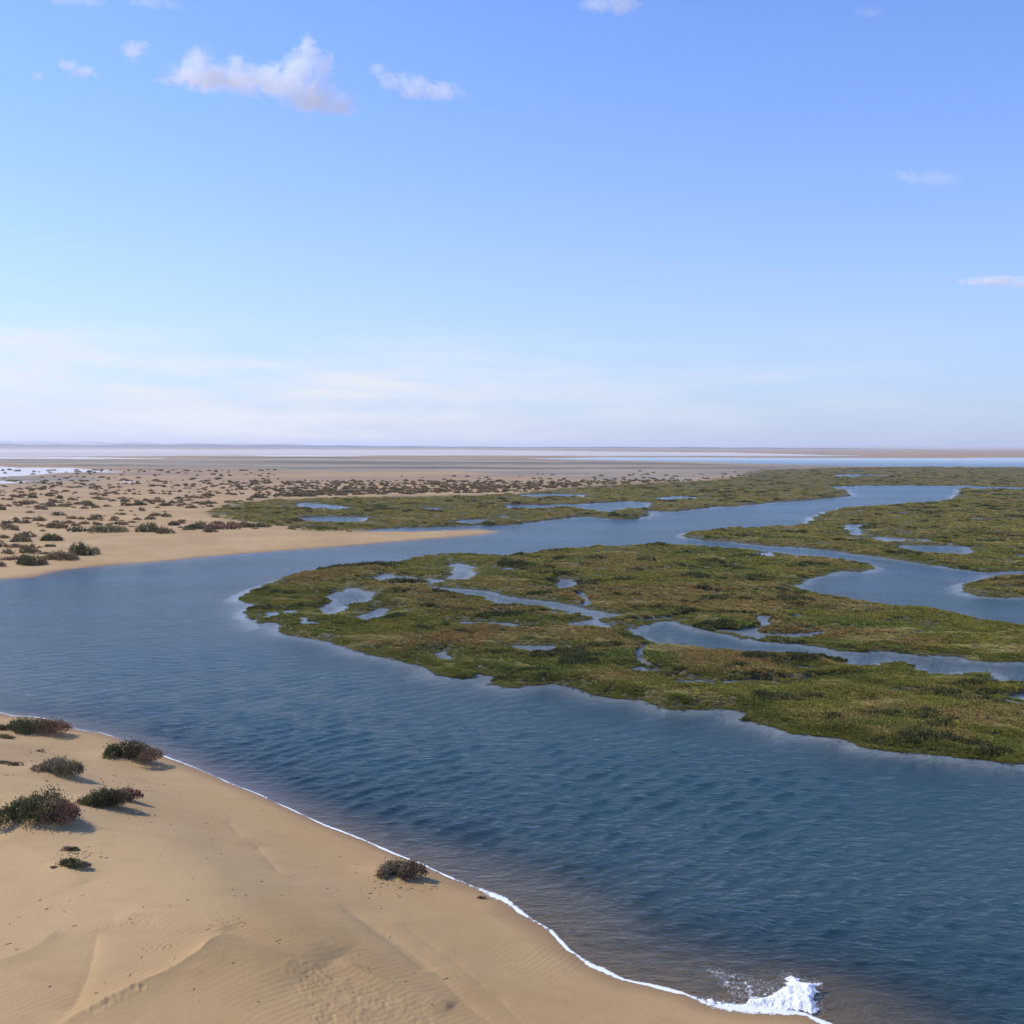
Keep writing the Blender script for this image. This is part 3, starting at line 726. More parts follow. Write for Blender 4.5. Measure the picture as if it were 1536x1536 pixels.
# whole marsh, one object per stretch
px, py, p, r, z, marsh, dm = scatter(420000, -260, 1800, 700, 1235)
dens = fbm(p[:, 0], p[:, 1], 2.5, 3, 300)
ok = (marsh > 0.4) & ((z > -0.01) | ((z > -0.05) & (rng.random(len(r)) < 0.12))) & (rng.random(len(r)) < 0.9 * marsh * (0.65 + 0.5 * dens))
px, py, p, r, z, marsh, dm, dens = [v[ok] for v in (px, py, p, r, z, marsh, dm, dens)]
X_, Y_ = p[:, 0], p[:, 1]
tall = fbm(X_ * 0.55, Y_, 2.4, 4, 310, 0.6)
bushy = sstep(0.28, 0.46, tall)                         # darker, taller woody patches
low = sstep(-0.25, -0.5, tall)
fringe = sstep(1.6, 0.5, dm + 0.5 * fbm(X_, Y_, 1.5, 2, 311))
s = np.maximum(0.55, r * 0.0095) * rng.uniform(0.7, 1.3, len(r)) * (1 + 0.3 * bushy)
hz = (0.42 + 0.30 * tall + 0.30 * bushy - 0.12 * low) * rng.uniform(0.7, 1.25, len(r)) * (0.35 + 0.65 * sstep(0.0, 1.6, dm)) * np.minimum(1.7, 1 + r / 500)
scl = np.stack([s, s, np.maximum(hz, 0.12)], -1)
def blend(c, f, k): return c * (1 - f[:, None]) + np.array(k) * f[:, None]
C_ = np.tile(np.array([0.185, 0.175, 0.042]), (len(r), 1))
C_ = blend(C_, sstep(-0.05, 0.3, fbm(X_, Y_, 11, 4, 320, 0.6)), (0.245, 0.180, 0.075))
C_ = blend(C_, 0.9 * sstep(0.05, 0.35, fbm(X_, Y_, 6, 4, 321, 0.6)), (0.120, 0.150, 0.038))
C_ = blend(C_, 0.5 * sstep(0.18, 0.42, fbm(X_, Y_, 4.5, 4, 322, 0.6)), (0.260, 0.155, 0.075))
C_ = blend(C_, 0.6 * sstep(60, 200, r), (0.200, 0.165, 0.062))
C_ = blend(C_, 0.9 * fringe, (0.110, 0.125, 0.032))
C_ = blend(C_, low * 0.6, (0.30, 0.25, 0.13))
C_ = blend(C_, sstep(220, 420, r) * 0.7, (0.165, 0.140, 0.085))
C_ = C_ * (1.50, 1.46, 1.12)
C_ = blend(C_, bushy * 0.85, (0.065, 0.078, 0.028))
C_ = C_ * rng.uniform(0.86, 1.16, (len(r), 1)) * (1 + rng.normal(0, 0.04, (len(r), 3)))
tint = np.column_stack([np.clip(C_, 0.01, 0.5), np.ones(len(r))])
pts = np.stack([p[:, 0], p[:, 1], z], -1)
def inside(poly): return poly_sd(p, poly, 30) > -3
i1 = inside(M1); i2 = inside(M2) & ~i1; i3 = inside(M3) & ~i1 & ~i2; i4 = ~(i1 | i2 | i3)
for nm, ix, lb in (('marsh_plants', i1, 'olive and rust brown low marsh plants covering the large wedge-shaped island'),
                   ('marsh_plants', i2, 'brown green marsh plants between the upper channel and the side creek'),
                   ('marsh_plants', i3, 'small green marsh islet at the right end of the side creek'),
                   ('marsh_plants', i4, 'thin green marsh strip along the far bank of the channel')):
    instance_stuff(nm, pts[ix], scl[ix], tint[ix], TUFTS, lb)

# ------------------------------------------------------------------ shrubs
def shrub_mesh(name, seed, w, d, h, leaves, size, cols, lobes=6, hole=0.0, slope_right=0.0):
    """Leaf clusters spread through an uneven low crown; cols: colours from one end of the shrub to the other."""
    r = np.random.default_rng(seed)
    L = []
    for k in range(lobes):
        u = (k + 0.5) / lobes * 2 - 1 + r.uniform(-0.08, 0.08)
        L.append((u * w * 0.42, r.uniform(-0.25, 0.25) * d, w / lobes * r.uniform(0.85, 1.25), d * r.uniform(0.28, 0.45), h * (1 - 0.45 * abs(u) ** 1.7) * r.uniform(0.75, 1.1)))
    cols = np.array(cols); La = np.array(L)[r.integers(0, lobes, leaves)]
    unit = lambda v: v / np.linalg.norm(v, axis=1, keepdims=True)
    v = unit(r.normal(size=(leaves, 3))); v[:, 2] = np.abs(v[:, 2])
    rad = r.uniform(0.35, 1.0, leaves) ** 0.5 * r.uniform(0.85, 1.10, leaves) * np.where(r.random(leaves) < 0.16, r.uniform(1.05, 1.45, leaves), 1.0)
    p_ = np.stack([La[:, 0] + v[:, 0] * La[:, 2] * rad, La[:, 1] + v[:, 1] * La[:, 3] * rad, v[:, 2] * La[:, 4] * rad + 0.01], -1)
    n_ = unit(r.normal(size=(leaves, 3))); t1 = unit(np.cross(n_, r.normal(size=(leaves, 3)))); t2 = np.cross(n_, t1)
    t1 = t1 * 0.5 + np.stack([v[:, 0] * 0.35, v[:, 1] * 0.35, np.full(leaves, 0.7)], -1)
    s1 = (size * r.uniform(0.7, 1.8, leaves))[:, None]; s2 = (size * r.uniform(0.35, 0.7, leaves))[:, None]
    V = np.stack([p_ - t1 * s1 * .5, p_ + t2 * s2, p_ + t1 * s1 * .5, p_ - t2 * s2], 1).reshape(-1, 3)
    u = np.clip((p_[:, 0] / w + 0.5) + r.normal(size=leaves) * 0.12, 0, 0.999) * (len(cols) - 1)
    k = u.astype(int); f = (u - k)[:, None]
    c_ = (cols[k] * (1 - f) + cols[np.minimum(k + 1, len(cols) - 1)] * f) * r.uniform(0.65, 1.5, (leaves, 1))
    c_ = c_ * (1.45, 1.28, 1.25)
    C = np.ones((leaves * 4, 4)); C[:, :3] = np.repeat(c_, 4, axis=0)
    F = np.arange(leaves * 4).reshape(-1, 4)
    me = mesh_from(name, V, F, M_SHRUB, smooth=False)
    a = me.color_attributes.new('leaf_colour', 'FLOAT_COLOR', 'POINT'); a.data.foreach_set('color', C.astype(np.float32).ravel())
    return me, L

def twig_mesh(name, seed, L, n=26, thick=0.008):
    r = random.Random(seed); V, F = [], []
    for _ in range(n):
        cx, cy_, rx, ry, rh = r.choice(L)
        a_ = r.uniform(0, 6.28); k = r.uniform(0.3, 1.0)
        p0 = Vector((cx * 0.4, cy_ * 0.4, -0.04))
        p2 = Vector((cx + math.cos(a_) * rx * k, cy_ + math.sin(a_) * ry * k, rh * r.uniform(0.5, 1.02)))
        p1 = (p0 + p2) / 2 + Vector((0, 0, rh * 0.12)); rings = []
        for q_, th in ((p0, thick), (p1, thick * .7), (p2, thick * .25)):
            i = len(V)
            for e in range(4): V.append((q_.x + th * math.cos(e * 1.571), q_.y + th * math.sin(e * 1.571), q_.z))
            rings.append(i)
        for a0, b0 in zip(rings, rings[1:]):
            for e in range(4): F.append((a0 + e, a0 + (e + 1) % 4, b0 + (e + 1) % 4, b0 + e))
    return mesh_from(name, V, F, M_WOOD)

G, DG, OL, BR, RB, GR, TN = (.078, .098, .032), (.052, .062, .024), (.15, .14, .055), (.18, .12, .07), (.19, .095, .065), (.17, .15, .095), (.26, .19, .11)
near_shrubs = [   # px, py of the foot, width px, height px, colours left to right, leaves, label
    (50, 1101, 92, 27, (DG, G, DG, BR, RB), 5200, 'dark green shrub with brown right half on the sand bank, uppermost beside the water'),
    (190, 1143, 88, 32, (G, DG, DG, BR, BR), 5200, 'dark green shrub touching the foam line, rightmost of the upper bank shrubs'),
    (80, 1163, 74, 28, (BR, GR, GR, OL, GR), 3400, 'sparse grey green shrub on bare sand between two dark shrubs'),
    (50, 1236, 112, 42, (OL, DG, G, BR, RB), 7200, 'largest brown green shrub at the left edge of the near sand bank'),
    (152, 1211, 66, 32, (OL, G, DG, BR), 4200, 'dark bushy shrub with olive left end, right of the largest shrub'),
    (183, 1200, 38, 20, (BR, RB, RB), 1500, 'small reddish brown shrub leaning against the olive ended shrub'),
    (600, 1316, 70, 27, (TN, GR, GR, BR, GR), 3600, 'lone grey brown shrub casting a shadow on the sand near the waterline'),
    (109, 1302, 30, 13, (OL, G, GR), 700, 'tiny ragged green plant alone on smooth pale sand'),
    (104, 1277, 17, 8, (BR, DG), 240, 'very small dark brown tuft just above the tiny green plant'),
    (2, 1096, 22, 11, (OL, DG), 500, 'small olive tuft at the picture edge beside the uppermost shrub'),
    (5, 1108, 20, 9, (OL, OL), 400, 'small yellowish tuft below the uppermost shrub at the picture edge'),
    (21, 1150, 16, 8, (BR, DG), 260, 'small dark tuft left of the sparse grey green shrub'),
    (4, 1147, 16, 8, (OL, GR), 240, 'pale low tuft at the picture edge left of a small dark tuft'),
    (59, 1128, 9, 5, (RB, BR), 120, 'tiny reddish sprig above the sparse grey green shrub'),
    (80, 1303, 7, 4, (RB, BR), 60, 'tiny reddish sprig left of the ragged green plant'),
    (722, 1349, 11, 5, (BR, TN), 90, 'tiny brown sprig by the foam line below the lone shrub'),
]
for i, (px, py, wp, hp, cols_, nl, lb) in enumerate(near_shrubs):
    x, y, z = on_ground(px, py)
    dist = math.sqrt(x * x + y * y + (CAM_H - z) ** 2); mpp = dist / FOC
    w = wp * mpp; h = hp * mpp * 0.72
    e = link('shrub', None, loc=(x, y + w * 0.18, z), label=lb, cat='shrub', group='shrubs on the near sand bank')
    fm, L = shrub_mesh('foliage', 40 + i, w, w * 0.55, h, int(nl * 1.7), 0.042 if nl > 300 else 0.03, cols_, lobes=max(2, min(8, int(wp / 11))))
    # seat the crown on the slope
    z_off = height1(x, y + w * 0.18) - z
    e.location.z = z + z_off
    link('foliage', fm, e)
    link('branches', twig_mesh('branches', 90 + i, L, n=max(6, int(wp * 0.5)), thick=0.006), e)

# shrubs of the far bank, traced largest first, then filled in
traced = [(42, 848, 42, 17, 'D'), (120, 833, 40, 23, 'G'), (88, 840, 46, 15, 'O'), (75, 811, 30, 12, 'D'), (156, 799, 56, 15, 'G'), (221, 798, 38, 16, 'D'), (291, 794, 32, 8, 'D'),
    (260, 788, 15, 7, 'B'), (333, 791, 19, 8, 'B'), (383, 791, 30, 9, 'D'), (42, 806, 20, 11, 'D'), (21, 795, 18, 9, 'B'), (25, 784, 11, 6, 'D'), (86, 792, 36, 12, 'O'), (117, 797, 26, 9, 'D'),
    (48, 822, 14, 8, 'B'), (13, 830, 21, 9, 'B'), (88, 773, 19, 7, 'D'), (146, 775, 21, 5, 'B'), (62, 764, 16, 7, 'B'), (4, 765, 11, 8, 'D'), (184, 772, 12, 4, 'D'), (172, 778, 13, 5, 'B'), (178, 786, 19, 5, 'D'),
    (199, 784, 17, 4, 'B'), (225, 779, 14, 7, 'O'), (134, 759, 14, 9, 'B'), (161, 760, 12, 4, 'D'), (211, 758, 18, 7, 'D'), (250, 758, 22, 4, 'B'), (236, 753, 30, 7, 'B'), (187, 753, 15, 8, 'B'), (90, 748, 11, 8, 'D'),
    (49, 747, 16, 7, 'D'), (294, 747, 36, 5, 'B'), (388, 747, 26, 8, 'D'), (300, 755, 22, 4, 'D'), (312, 744, 18, 7, 'B'), (10, 840, 16, 6, 'R'), (3, 850, 9, 10, 'R'), (62, 838, 10, 5, 'B'), (75, 820, 16, 6, 'D'), (20, 813, 9, 5, 'D'),
    (30, 809, 20, 4, 'B'), (5, 806, 14, 5, 'B'), (64, 797, 9, 4, 'B'), (63, 790, 10, 5, 'B'), (122, 779, 9, 5, 'B'), (97, 760, 20, 5, 'B'), (273, 782, 12, 4, 'O'), (316, 789, 9, 5, 'B'), (400, 790, 14, 5, 'D'), (412, 786, 8, 5, 'B'), (433, 785, 8, 5, 'D'),
    (462, 745, 22, 9, 'B'), (480, 742, 12, 8, 'B'), (505, 741, 28, 6, 'B'), (540, 742, 16, 4, 'B'), (572, 742, 18, 5, 'B'), (598, 736, 20, 5, 'D'), (610, 741, 26, 5, 'D'), (632, 739, 12, 8, 'B'), (660, 737, 18, 7, 'B'), (690, 735, 18, 7, 'B'), (720, 733, 24, 6, 'B'), (745, 732, 16, 5, 'B')]
B2, R2 = (.19, .135, .08), (.23, .13, .09)
PAL = {'D': (DG, G, BR), 'G': (G, DG, G), 'O': (OL, BR, OL), 'B': (B2, OL, B2), 'R': (R2, B2, R2)}
big_n = 8
protos = {}
for kx, (key, cols_) in enumerate(PAL.items()):
    for v in range(3):
        protos[(key, v)] = shrub_mesh('far_bank_shrub', 300 + kx * 10 + v, 1.0, 0.7, 0.36, 340, 0.085, cols_, lobes=4)[0]
def where(px, py):
    """What a small far bank clump stands beside, in words."""
    if px >= 700 and py < 760: return 'in the dotted row beside the grey mud'
    if px >= 560 and py < 760: return 'in the dotted row above mid green strip'
    if px >= 420 and py < 760: return 'in the dotted row above left green strip'
    if px > 230 and py > 780: return 'on the rim between bare beach and green strip'
    if px > 110 and py > 780: return 'beside the widest shrubs above the bare beach'
    if py > 822: return 'low by the tallest far bank shrub'
    if py > 796: return 'on the slope left of the bare beach'
    if py > 772: return 'on bare sand left of the widest shrub'
    if py > 752: return 'on sand behind the widest shrubs' if px > 150 else 'mid scrub field at far left'
    if py > 735: return 'in the dense belt left of green strip' if px > 200 else 'in the open belt below salt pans'
    return 'just in front of the white salt pans' if px < 240 else 'on the reddish flat behind the scrub belt'
def place_small(px, py, wp, hp, key, size=''):
    x, y, z = on_ground(px, py)
    mpp = math.hypot(x, y) / FOC
    size = 'broad' if wp > 18 else ('small' if wp > 9 else 'tiny')
    lb = '%s %s scrub %s' % (size, KN[key], where(px, py))
    o = link('far_bank_shrub', protos[(key, rnd.randrange(3))], loc=(x, y, z - 0.02), label=lb, cat='shrub', group='%s %s scrub clumps %s' % (size, KN[key], where(px, py)))
    o.scale = (wp * mpp, wp * mpp * 0.9, max(0.22, hp * mpp * 0.8) / 0.36)
    o.rotation_euler.z = rnd.uniform(-0.5, 0.5)
    return o
big_labels = ['dark green shrub nearest the water at the foot of the far sandy bank', 'tallest dark green shrub beside the bare beach of the far bank',
    'olive brown shrub spreading just left of the tallest far bank shrub', 'dense dark shrub alone up the bank behind the tallest far bank shrub',
    'widest dark green shrub along the upper edge of the bare beach', 'rounded dark green shrub right of the widest one above the beach',
    'low flat dark shrub above the middle of the bare beach', 'small brown shrub between the rounded and the low flat shrub']
KN = {'D': 'dark green', 'G': 'green', 'O': 'olive brown', 'B': 'brown', 'R': 'reddish'}
for i, (px, py, wp, hp, key) in enumerate(traced):
    if i < big_n:
        x, y, z = on_ground(px, py); mpp = math.hypot(x, y) / FOC
        w, h = wp * mpp, hp * mpp
        e = link('far_bank_shrub', None, loc=(x, y + 0.2 * w, z), label=big_labels[i], cat='shrub', group='larger shrubs on the far sandy bank')
        fm, L = shrub_mesh('foliage', 200 + i, w, w * 0.7, h * 0.85, 3200, 0.10, PAL[key], lobes=6)
        link('foliage', fm, e); link('branches', twig_mesh('branches', 250 + i, L, n=14, thick=0.008), e)
    else:
        place_small(px, py, wp, hp, key)

def shrub_density(px, py):
    d = 0.0
    if py < 762 and px < 420: d = 0.8
    if 762 <= py < 800 and px < 330: d = 0.30
    if 800 <= py < 840 and px < 95 - (py - 800) * 0.5: d = 0.12
    if 786 < py < 794 and 230 < px < 470: d = 0.7
    if px >= 380 and 722 < py < 747 - (px - 380) * 0.03 and px < 1050: d = 1.0
    if py < 722: d *= 0.4
    return d
cand = []
tries = 0
while len(cand) < 1900 and tries < 60000:
    tries += 1
    px = rnd.uniform(-150, 1080); py = 706 + 142 * rnd.random() ** 1.6
    if rnd.random() > shrub_density(px, py): continue
    cand.append((px, py))
for _ in range(1100):          # the dense dotted belt along the top of the green strip
    px = rnd.uniform(380, 1150); py = 747 - (px - 380) * 0.022 - abs(rnd.gauss(0, 9))
    cand.append((px, py))
cx = np.array(cand); cp = at(cx[:, 0], cx[:, 1], 0.3); tz = terrain(cp[:, 0], cp[:, 1])
clump = fbm(cp[:, 0], cp[:, 1], 9, 3, 400)
cand = [(a_, b_, c_) for (a_, b_), m_, z_, c_, n_ in zip(cand, tz[1], tz[0], clump, tz[6]) if m_ < 0.35 and z_ > 0.15 and (c_ > -0.12 or a_ > 420)]
cand.sort(key=lambda t: -t[1])
inview = [c for c in cand if 0 < c[0] < 1536]
n_ind = 285 - len(traced)
step_keys = 'BBDBROBBRB'
for i, (px, py, c_) in enumerate(inview[:n_ind]):
    wp = rnd.uniform(4.5, 11) * (1 if rnd.random() < 0.8 else 1.5) * (0.6 + (py - 700) / 110)
    key = rnd.choice(step_keys)
    place_small(px, py, wp, wp * rnd.uniform(0.3, 0.5), key)
rest = inview[n_ind:] + [c for c in cand if not 0 < c[0] < 1536]
FAR_SRC = [protos[('B', 0)], protos[('D', 1)], protos[('B', 2)], protos[('R', 1)]]
for m_ in FAR_SRC: keep_source(m_)
RP = []; RS = []
for (px, py, c_) in rest:
    p_ = at(px, py, 0.3); mpp = math.hypot(*p_) / FOC; wp = rnd.uniform(4, 10) * (0.7 + (py - 700) / 110)
    RP.append((p_[0], p_[1])); RS.append((wp * mpp, wp * mpp, max(0.5, wp * mpp * 0.9)))
RP = np.array(RP); RZ = terrain(RP[:, 0], RP[:, 1])[0]
instance_stuff('far_scrub', np.column_stack([RP, RZ]), np.array(RS), np.ones((len(RP), 4)), FAR_SRC, 'countless dry scrub dots on the distant sand flat')

by_label = {}
for o in col.objects:
    if o.name.startswith('far_bank_shrub') and o.get('category') and 'scrub' in o['label']: by_label.setdefault(o['label'], []).append(o)
ORD = ['leftmost', 'second from left', 'third from left', 'fourth from left', 'fifth from left', 'sixth from left', 'seventh from left', 'eighth from left', 'ninth from left', 'tenth from left']
for lb, os_ in by_label.items():
    if 1 < len(os_) <= 10:
        os_.sort(key=lambda o: math.atan2(o.location.x, o.location.y))
        for k, o in enumerate(os_): o['label'] = '%s %s' % (ORD[k], lb)

# ------------------------------------------------------------------ foam
OCT_V = np.array([(1, 0, 0), (-1, 0, 0), (0, 1, 0), (0, -1, 0), (0, 0, 1), (0, 0, -1)], float)
OCT_F = np.array([(0, 2, 4), (2, 1, 4), (1, 3, 4), (3, 0, 4), (2, 0, 5), (1, 2, 5), (3, 1, 5), (0, 3, 5)])
def blobs(name, P, S, label):
    n = len(P); P = np.asarray(P); S = np.asarray(S)
    V = (OCT_V[None] * S[:, None, :] * rng.uniform(0.8, 1.2, (n, 6, 1)) + P[:, None, :]).reshape(-1, 3)
    F = (OCT_F[None] + (np.arange(n) * 6)[:, None, None]).reshape(-1, 3)
    return link(name, mesh_from(name, V, F, M_FOAM), kind='stuff', label=label)
# the waterline itself, sampled along the near bank and pulled onto the true zero depth
shore = NEAR[2:38]
seg = np.linalg.norm(np.diff(shore, axis=0), axis=1); cum = np.concatenate([[0], np.cumsum(seg)])
def foam_width(t_px):
    xs = [-160, 0, 40, 80, 200, 235, 300, 480, 600, 700, 740, 800, 850, 900, 960, 1020, 1060, 1100, 1210]
    ws = [.01, .015, .07, .008, .012, .06, .012, .022, .045, .06, .07, .035, .08, .09, .04, .06, .12, .14, .16]
    return np.interp(t_px, xs, ws)
n = 20000
tq = rng.uniform(0, cum[-1], n); fx = np.interp(tq, cum, shore[:, 0]); fy = np.interp(tq, cum, shore[:, 1])
for _ in range(4):        # walk to the waterline along the gradient of the bank distance
    e_ = 0.05
    d0 = terrain(fx, fy)[6]; gx_ = (terrain(fx + e_, fy)[6] - d0) / e_; gy_ = (terrain(fx, fy + e_)[6] - d0) / e_
    gl_ = np.maximum(np.hypot(gx_, gy_), 0.3)
    fx -= d0 * gx_ / gl_ ** 2; fy -= d0 * gy_ / gl_ ** 2
nx, ny = gx_ / gl_, gy_ / gl_
# pixel column of each sample, to look the width up
def project(x, y, z=0.0):
    v = np.stack([x, y, np.full_like(x, z) - CAM_H], -1) @ ROT
    return 768 + FOC * v[:, 0] / -v[:, 2], 768 - FOC * v[:, 1] / -v[:, 2]
ppx, ppy = project(fx, fy)
wdt = foam_width(ppx) * (0.5 + 1.1 * np.clip(vnoise(tq / 0.9, tq * 0, 3) , 0, 1))
keepf = rng.random(n) < np.clip(-0.35 + 1.6 * vnoise(tq / 0.45, tq * 0, 8) + 0.4 * vnoise(tq / 2.2, tq * 0, 9), 0.03, 1)
off = rng.normal(0, 0.45, n) * wdt - 0.3 * wdt
FX = (fx + nx * off)[keepf]; FY = (fy + ny * off)[keepf]
sz = (rng.uniform(0.007, 0.018, n) * (1 + wdt * 3))[keepf]
def foam_material():
    t = NT('foam_lace')
    a_ = t.attr('foam_amount').outputs['Fac']
    n_ = t.math('ADD', t.math('MULTIPLY', t.noise(9, 4, 0.6), 0.6), t.math('MULTIPLY', t.noise(45, 3, 0.6), 0.5))
    f_ = t.ramp(t.math('ADD', a_, t.math('MULTIPLY', t.math('SUBTRACT', n_, 0.55), 2.3)), 0.36, 0.66)
    d_ = t.principled(t.mix(t.noise(30, 3), (0.74, 0.76, 0.77), (0.90, 0.90, 0.89)), 0.55, 0.3, t.bump(t.noise(40, 4, 0.6), 0.6, 0.02))
    tr = t.new('ShaderNodeBsdfTransparent'); m_ = t.new('ShaderNodeMixShader')
    t.link(f_, m_.inputs[0]); t.link(tr.outputs[0], m_.inputs[1]); t.link(d_, m_.inputs[2])
    return t.surface(m_.outputs[0])
M_LACE = foam_material()
def foam_sheet(name, V, F, A, label):
    me = mesh_from(name, V, F, M_LACE)
    at_ = me.attributes.new('foam_amount', 'FLOAT', 'POINT'); at_.data.foreach_set('value', np.asarray(A, np.float32))
    return link(name, me, kind='stuff', label=label)
# a ribbon of foam along the waterline
order = np.argsort(tq); tq2, bx, by, bnx, bny, bpx = [v[order] for v in (tq, fx, fy, nx, ny, ppx)]
st = np.arange(0.3, cum[-1] - 0.3, 0.045)
sm = lambda v: np.interp(st, tq2, np.convolve(v, np.ones(9) / 9, mode='same'))
bx, by, bnx, bny, bpx = [sm(v) for v in (bx, by, bnx, bny, bpx)]
wv_ = foam_width(bpx) * (0.35 + 1.5 * vnoise(st / 0.8, st * 0, 3)) + 0.012
OFFS = np.linspace(-2.6, 1.4, 9)
VX = bx[:, None] + bnx[:, None] * OFFS * wv_[:, None]; VY = by[:, None] + bny[:, None] * OFFS * wv_[:, None]
lace = np.exp(-(OFFS / 0.95) ** 2)[None] * np.clip(0.45 + 1.1 * vnoise(st / 0.5, st * 0, 8) + 0.25 * vnoise(st / 2.5, st * 0, 9) - 0.25 + 0.45 * sstep(930, 1040, bpx), 0.1, 1.15)[:, None]
VZ = 0.012 + 0.22 * np.exp(-(OFFS / 0.9) ** 2)[None] * wv_[:, None] * (0.5 + 0.5 * vnoise(VX / 0.05, VY / 0.05, 12))
VZ = np.maximum(VZ, terrain(VX.ravel(), VY.ravel())[0].reshape(VX.shape) + 0.006)
ii = np.arange(VX.size).reshape(VX.shape)
FF = np.stack([ii[:-1, :-1], ii[1:, :-1], ii[1:, 1:], ii[:-1, 1:]], -1).reshape(-1, 4)
foam_sheet('shoreline_foam', np.stack([VX, VY, VZ], -1).reshape(-1, 3), FF, lace.ravel(), 'thin broken white foam line where ripples meet the near sand bank')
# the small breaking wave at its lower end
SPL = world_poly(zoomed(740, 1236, 2.954, [(1205, 762), (1262, 728), (1290, 720), (1282, 666), (1330, 668), (1380, 702), (1450, 712), (1442, 790), (1458, 835), (1412, 862), (1375, 838), (1200, 830), (1060, 826), (950, 800), (880, 768), (960, 776), (1060, 802)]))
SPR = world_poly(zoomed(740, 1236, 2.954, [(930, 640), (1010, 650), (1120, 680), (1240, 715), (1300, 660), (1340, 660), (1200, 800), (1080, 800), (1000, 720)]))
lo_, hi_ = np.minimum(SPL.min(0), SPR.min(0)) - 0.15, np.maximum(SPL.max(0), SPR.max(0)) + 0.15
gx1, gy1 = np.meshgrid(np.arange(lo_[0], hi_[0], 0.014), np.arange(lo_[1], hi_[1], 0.018), indexing='ij')
P_ = np.stack([gx1.ravel(), gy1.ravel()], -1)
s1 = poly_sd(P_, SPL, 3) + 0.17 * fbm(P_[:, 0], P_[:, 1], 0.20, 4, 505, 0.7); s2 = poly_sd(P_, SPR, 3)
dens_ = np.maximum(1.2 * sstep(-0.05, 0.20, s1), 0.26 * sstep(-0.05, 0.15, s2) + 0.35 * sstep(0, 0.2, s2) * fbm(P_[:, 0], P_[:, 1], 0.16, 3, 511))
hh = 0.014 + 0.16 * sstep(0.0, 0.30, s1) * (0.35 + 0.65 * (0.5 + 0.5 * fbm(P_[:, 0], P_[:, 1], 0.16, 4, 520, 0.6)))
hh = np.maximum(hh, terrain(P_[:, 0], P_[:, 1])[0] + 0.006)
ii = np.arange(len(P_)).reshape(gx1.shape)
FF = np.stack([ii[:-1, :-1], ii[1:, :-1], ii[1:, 1:], ii[:-1, 1:]], -1).reshape(-1, 4)
FF = FF[(dens_[FF] > 0.06).any(1)]
us = np.unique(FF); rm = np.full(len(P_), -1); rm[us] = np.arange(len(us))
foam_sheet('breaking_wave_foam', np.column_stack([P_, hh])[us], rm[FF], dens_[us], 'patch of white churning foam at the lower end of the near bank')
qs = rng.uniform(lo_, hi_, (16000, 2)); sq = np.maximum(poly_sd(qs, SPL, 3), poly_sd(qs, SPR, 3) - 0.05)
kq = (sq > -0.06) & (rng.random(len(qs)) < 0.30) ; qs = qs[kq]
szq = rng.uniform(0.003, 0.008, len(qs))
blobs('foam_droplets', np.column_stack([qs, 0.02 + 0.10 * rng.random(len(qs)) ** 2]), np.repeat(szq[:, None], 3, 1), 'loose white droplets over the breaking wave foam')

# dry litter blown over the near sand: bits of twig and leaf, thicker round the shrubs
LV, LF = [], []
spots = [(px_, py_, wp_) for (px_, py_, wp_, *_r) in near_shrubs if wp_ > 25]
for i in range(520):
    if i < 360:
        sx_, sy_, sw_ = rnd.choice(spots); lx_, ly_ = sx_ + rnd.gauss(0.15, 0.55) * sw_, sy_ + rnd.gauss(0, 0.13) * sw_
    else:
        lx_, ly_ = rnd.uniform(-40, 700), rnd.uniform(1120, 1540)
    g2 = at(lx_, ly_, np.interp(lx_, [260, 420, 560, 700], [1.3, 1.2, 0.5, 0.3]))
    LV.append((g2[0], g2[1]))
LV = np.array(LV); lt = terrain(LV[:, 0], LV[:, 1]); okl = lt[6] > 0.5
V_, F_ = [], []
for (x_, y_), z_ in zip(LV[okl], lt[0][okl]):
    a_ = rnd.uniform(0, 3.14); l_, w_ = rnd.uniform(0.015, 0.06), rnd.uniform(0.003, 0.008)
    dx_, dy_, ex_, ey_ = math.cos(a_) * l_, math.sin(a_) * l_, -math.sin(a_) * w_, math.cos(a_) * w_
    i = len(V_); h_ = w_ * 1.5
    V_ += [(x_ - dx_ - ex_, y_ - dy_ - ey_, z_), (x_ + dx_ - ex_, y_ + dy_ - ey_, z_), (x_ + dx_ + ex_, y_ + dy_ + ey_, z_), (x_ - dx_ + ex_, y_ - dy_ + ey_, z_), (x_ - dx_, y_ - dy_, z_ + h_), (x_ + dx_, y_ + dy_, z_ + h_ * 1.4)]
    F_ += [(i, i + 1, i + 5, i + 4), (i + 3, i + 4, i + 5, i + 2)]
link('dry_litter', mesh_from('dry_litter', V_, F_, M_WOOD, smooth=False), kind='stuff', label='scattered dry twigs and leaf litter on the near sand')

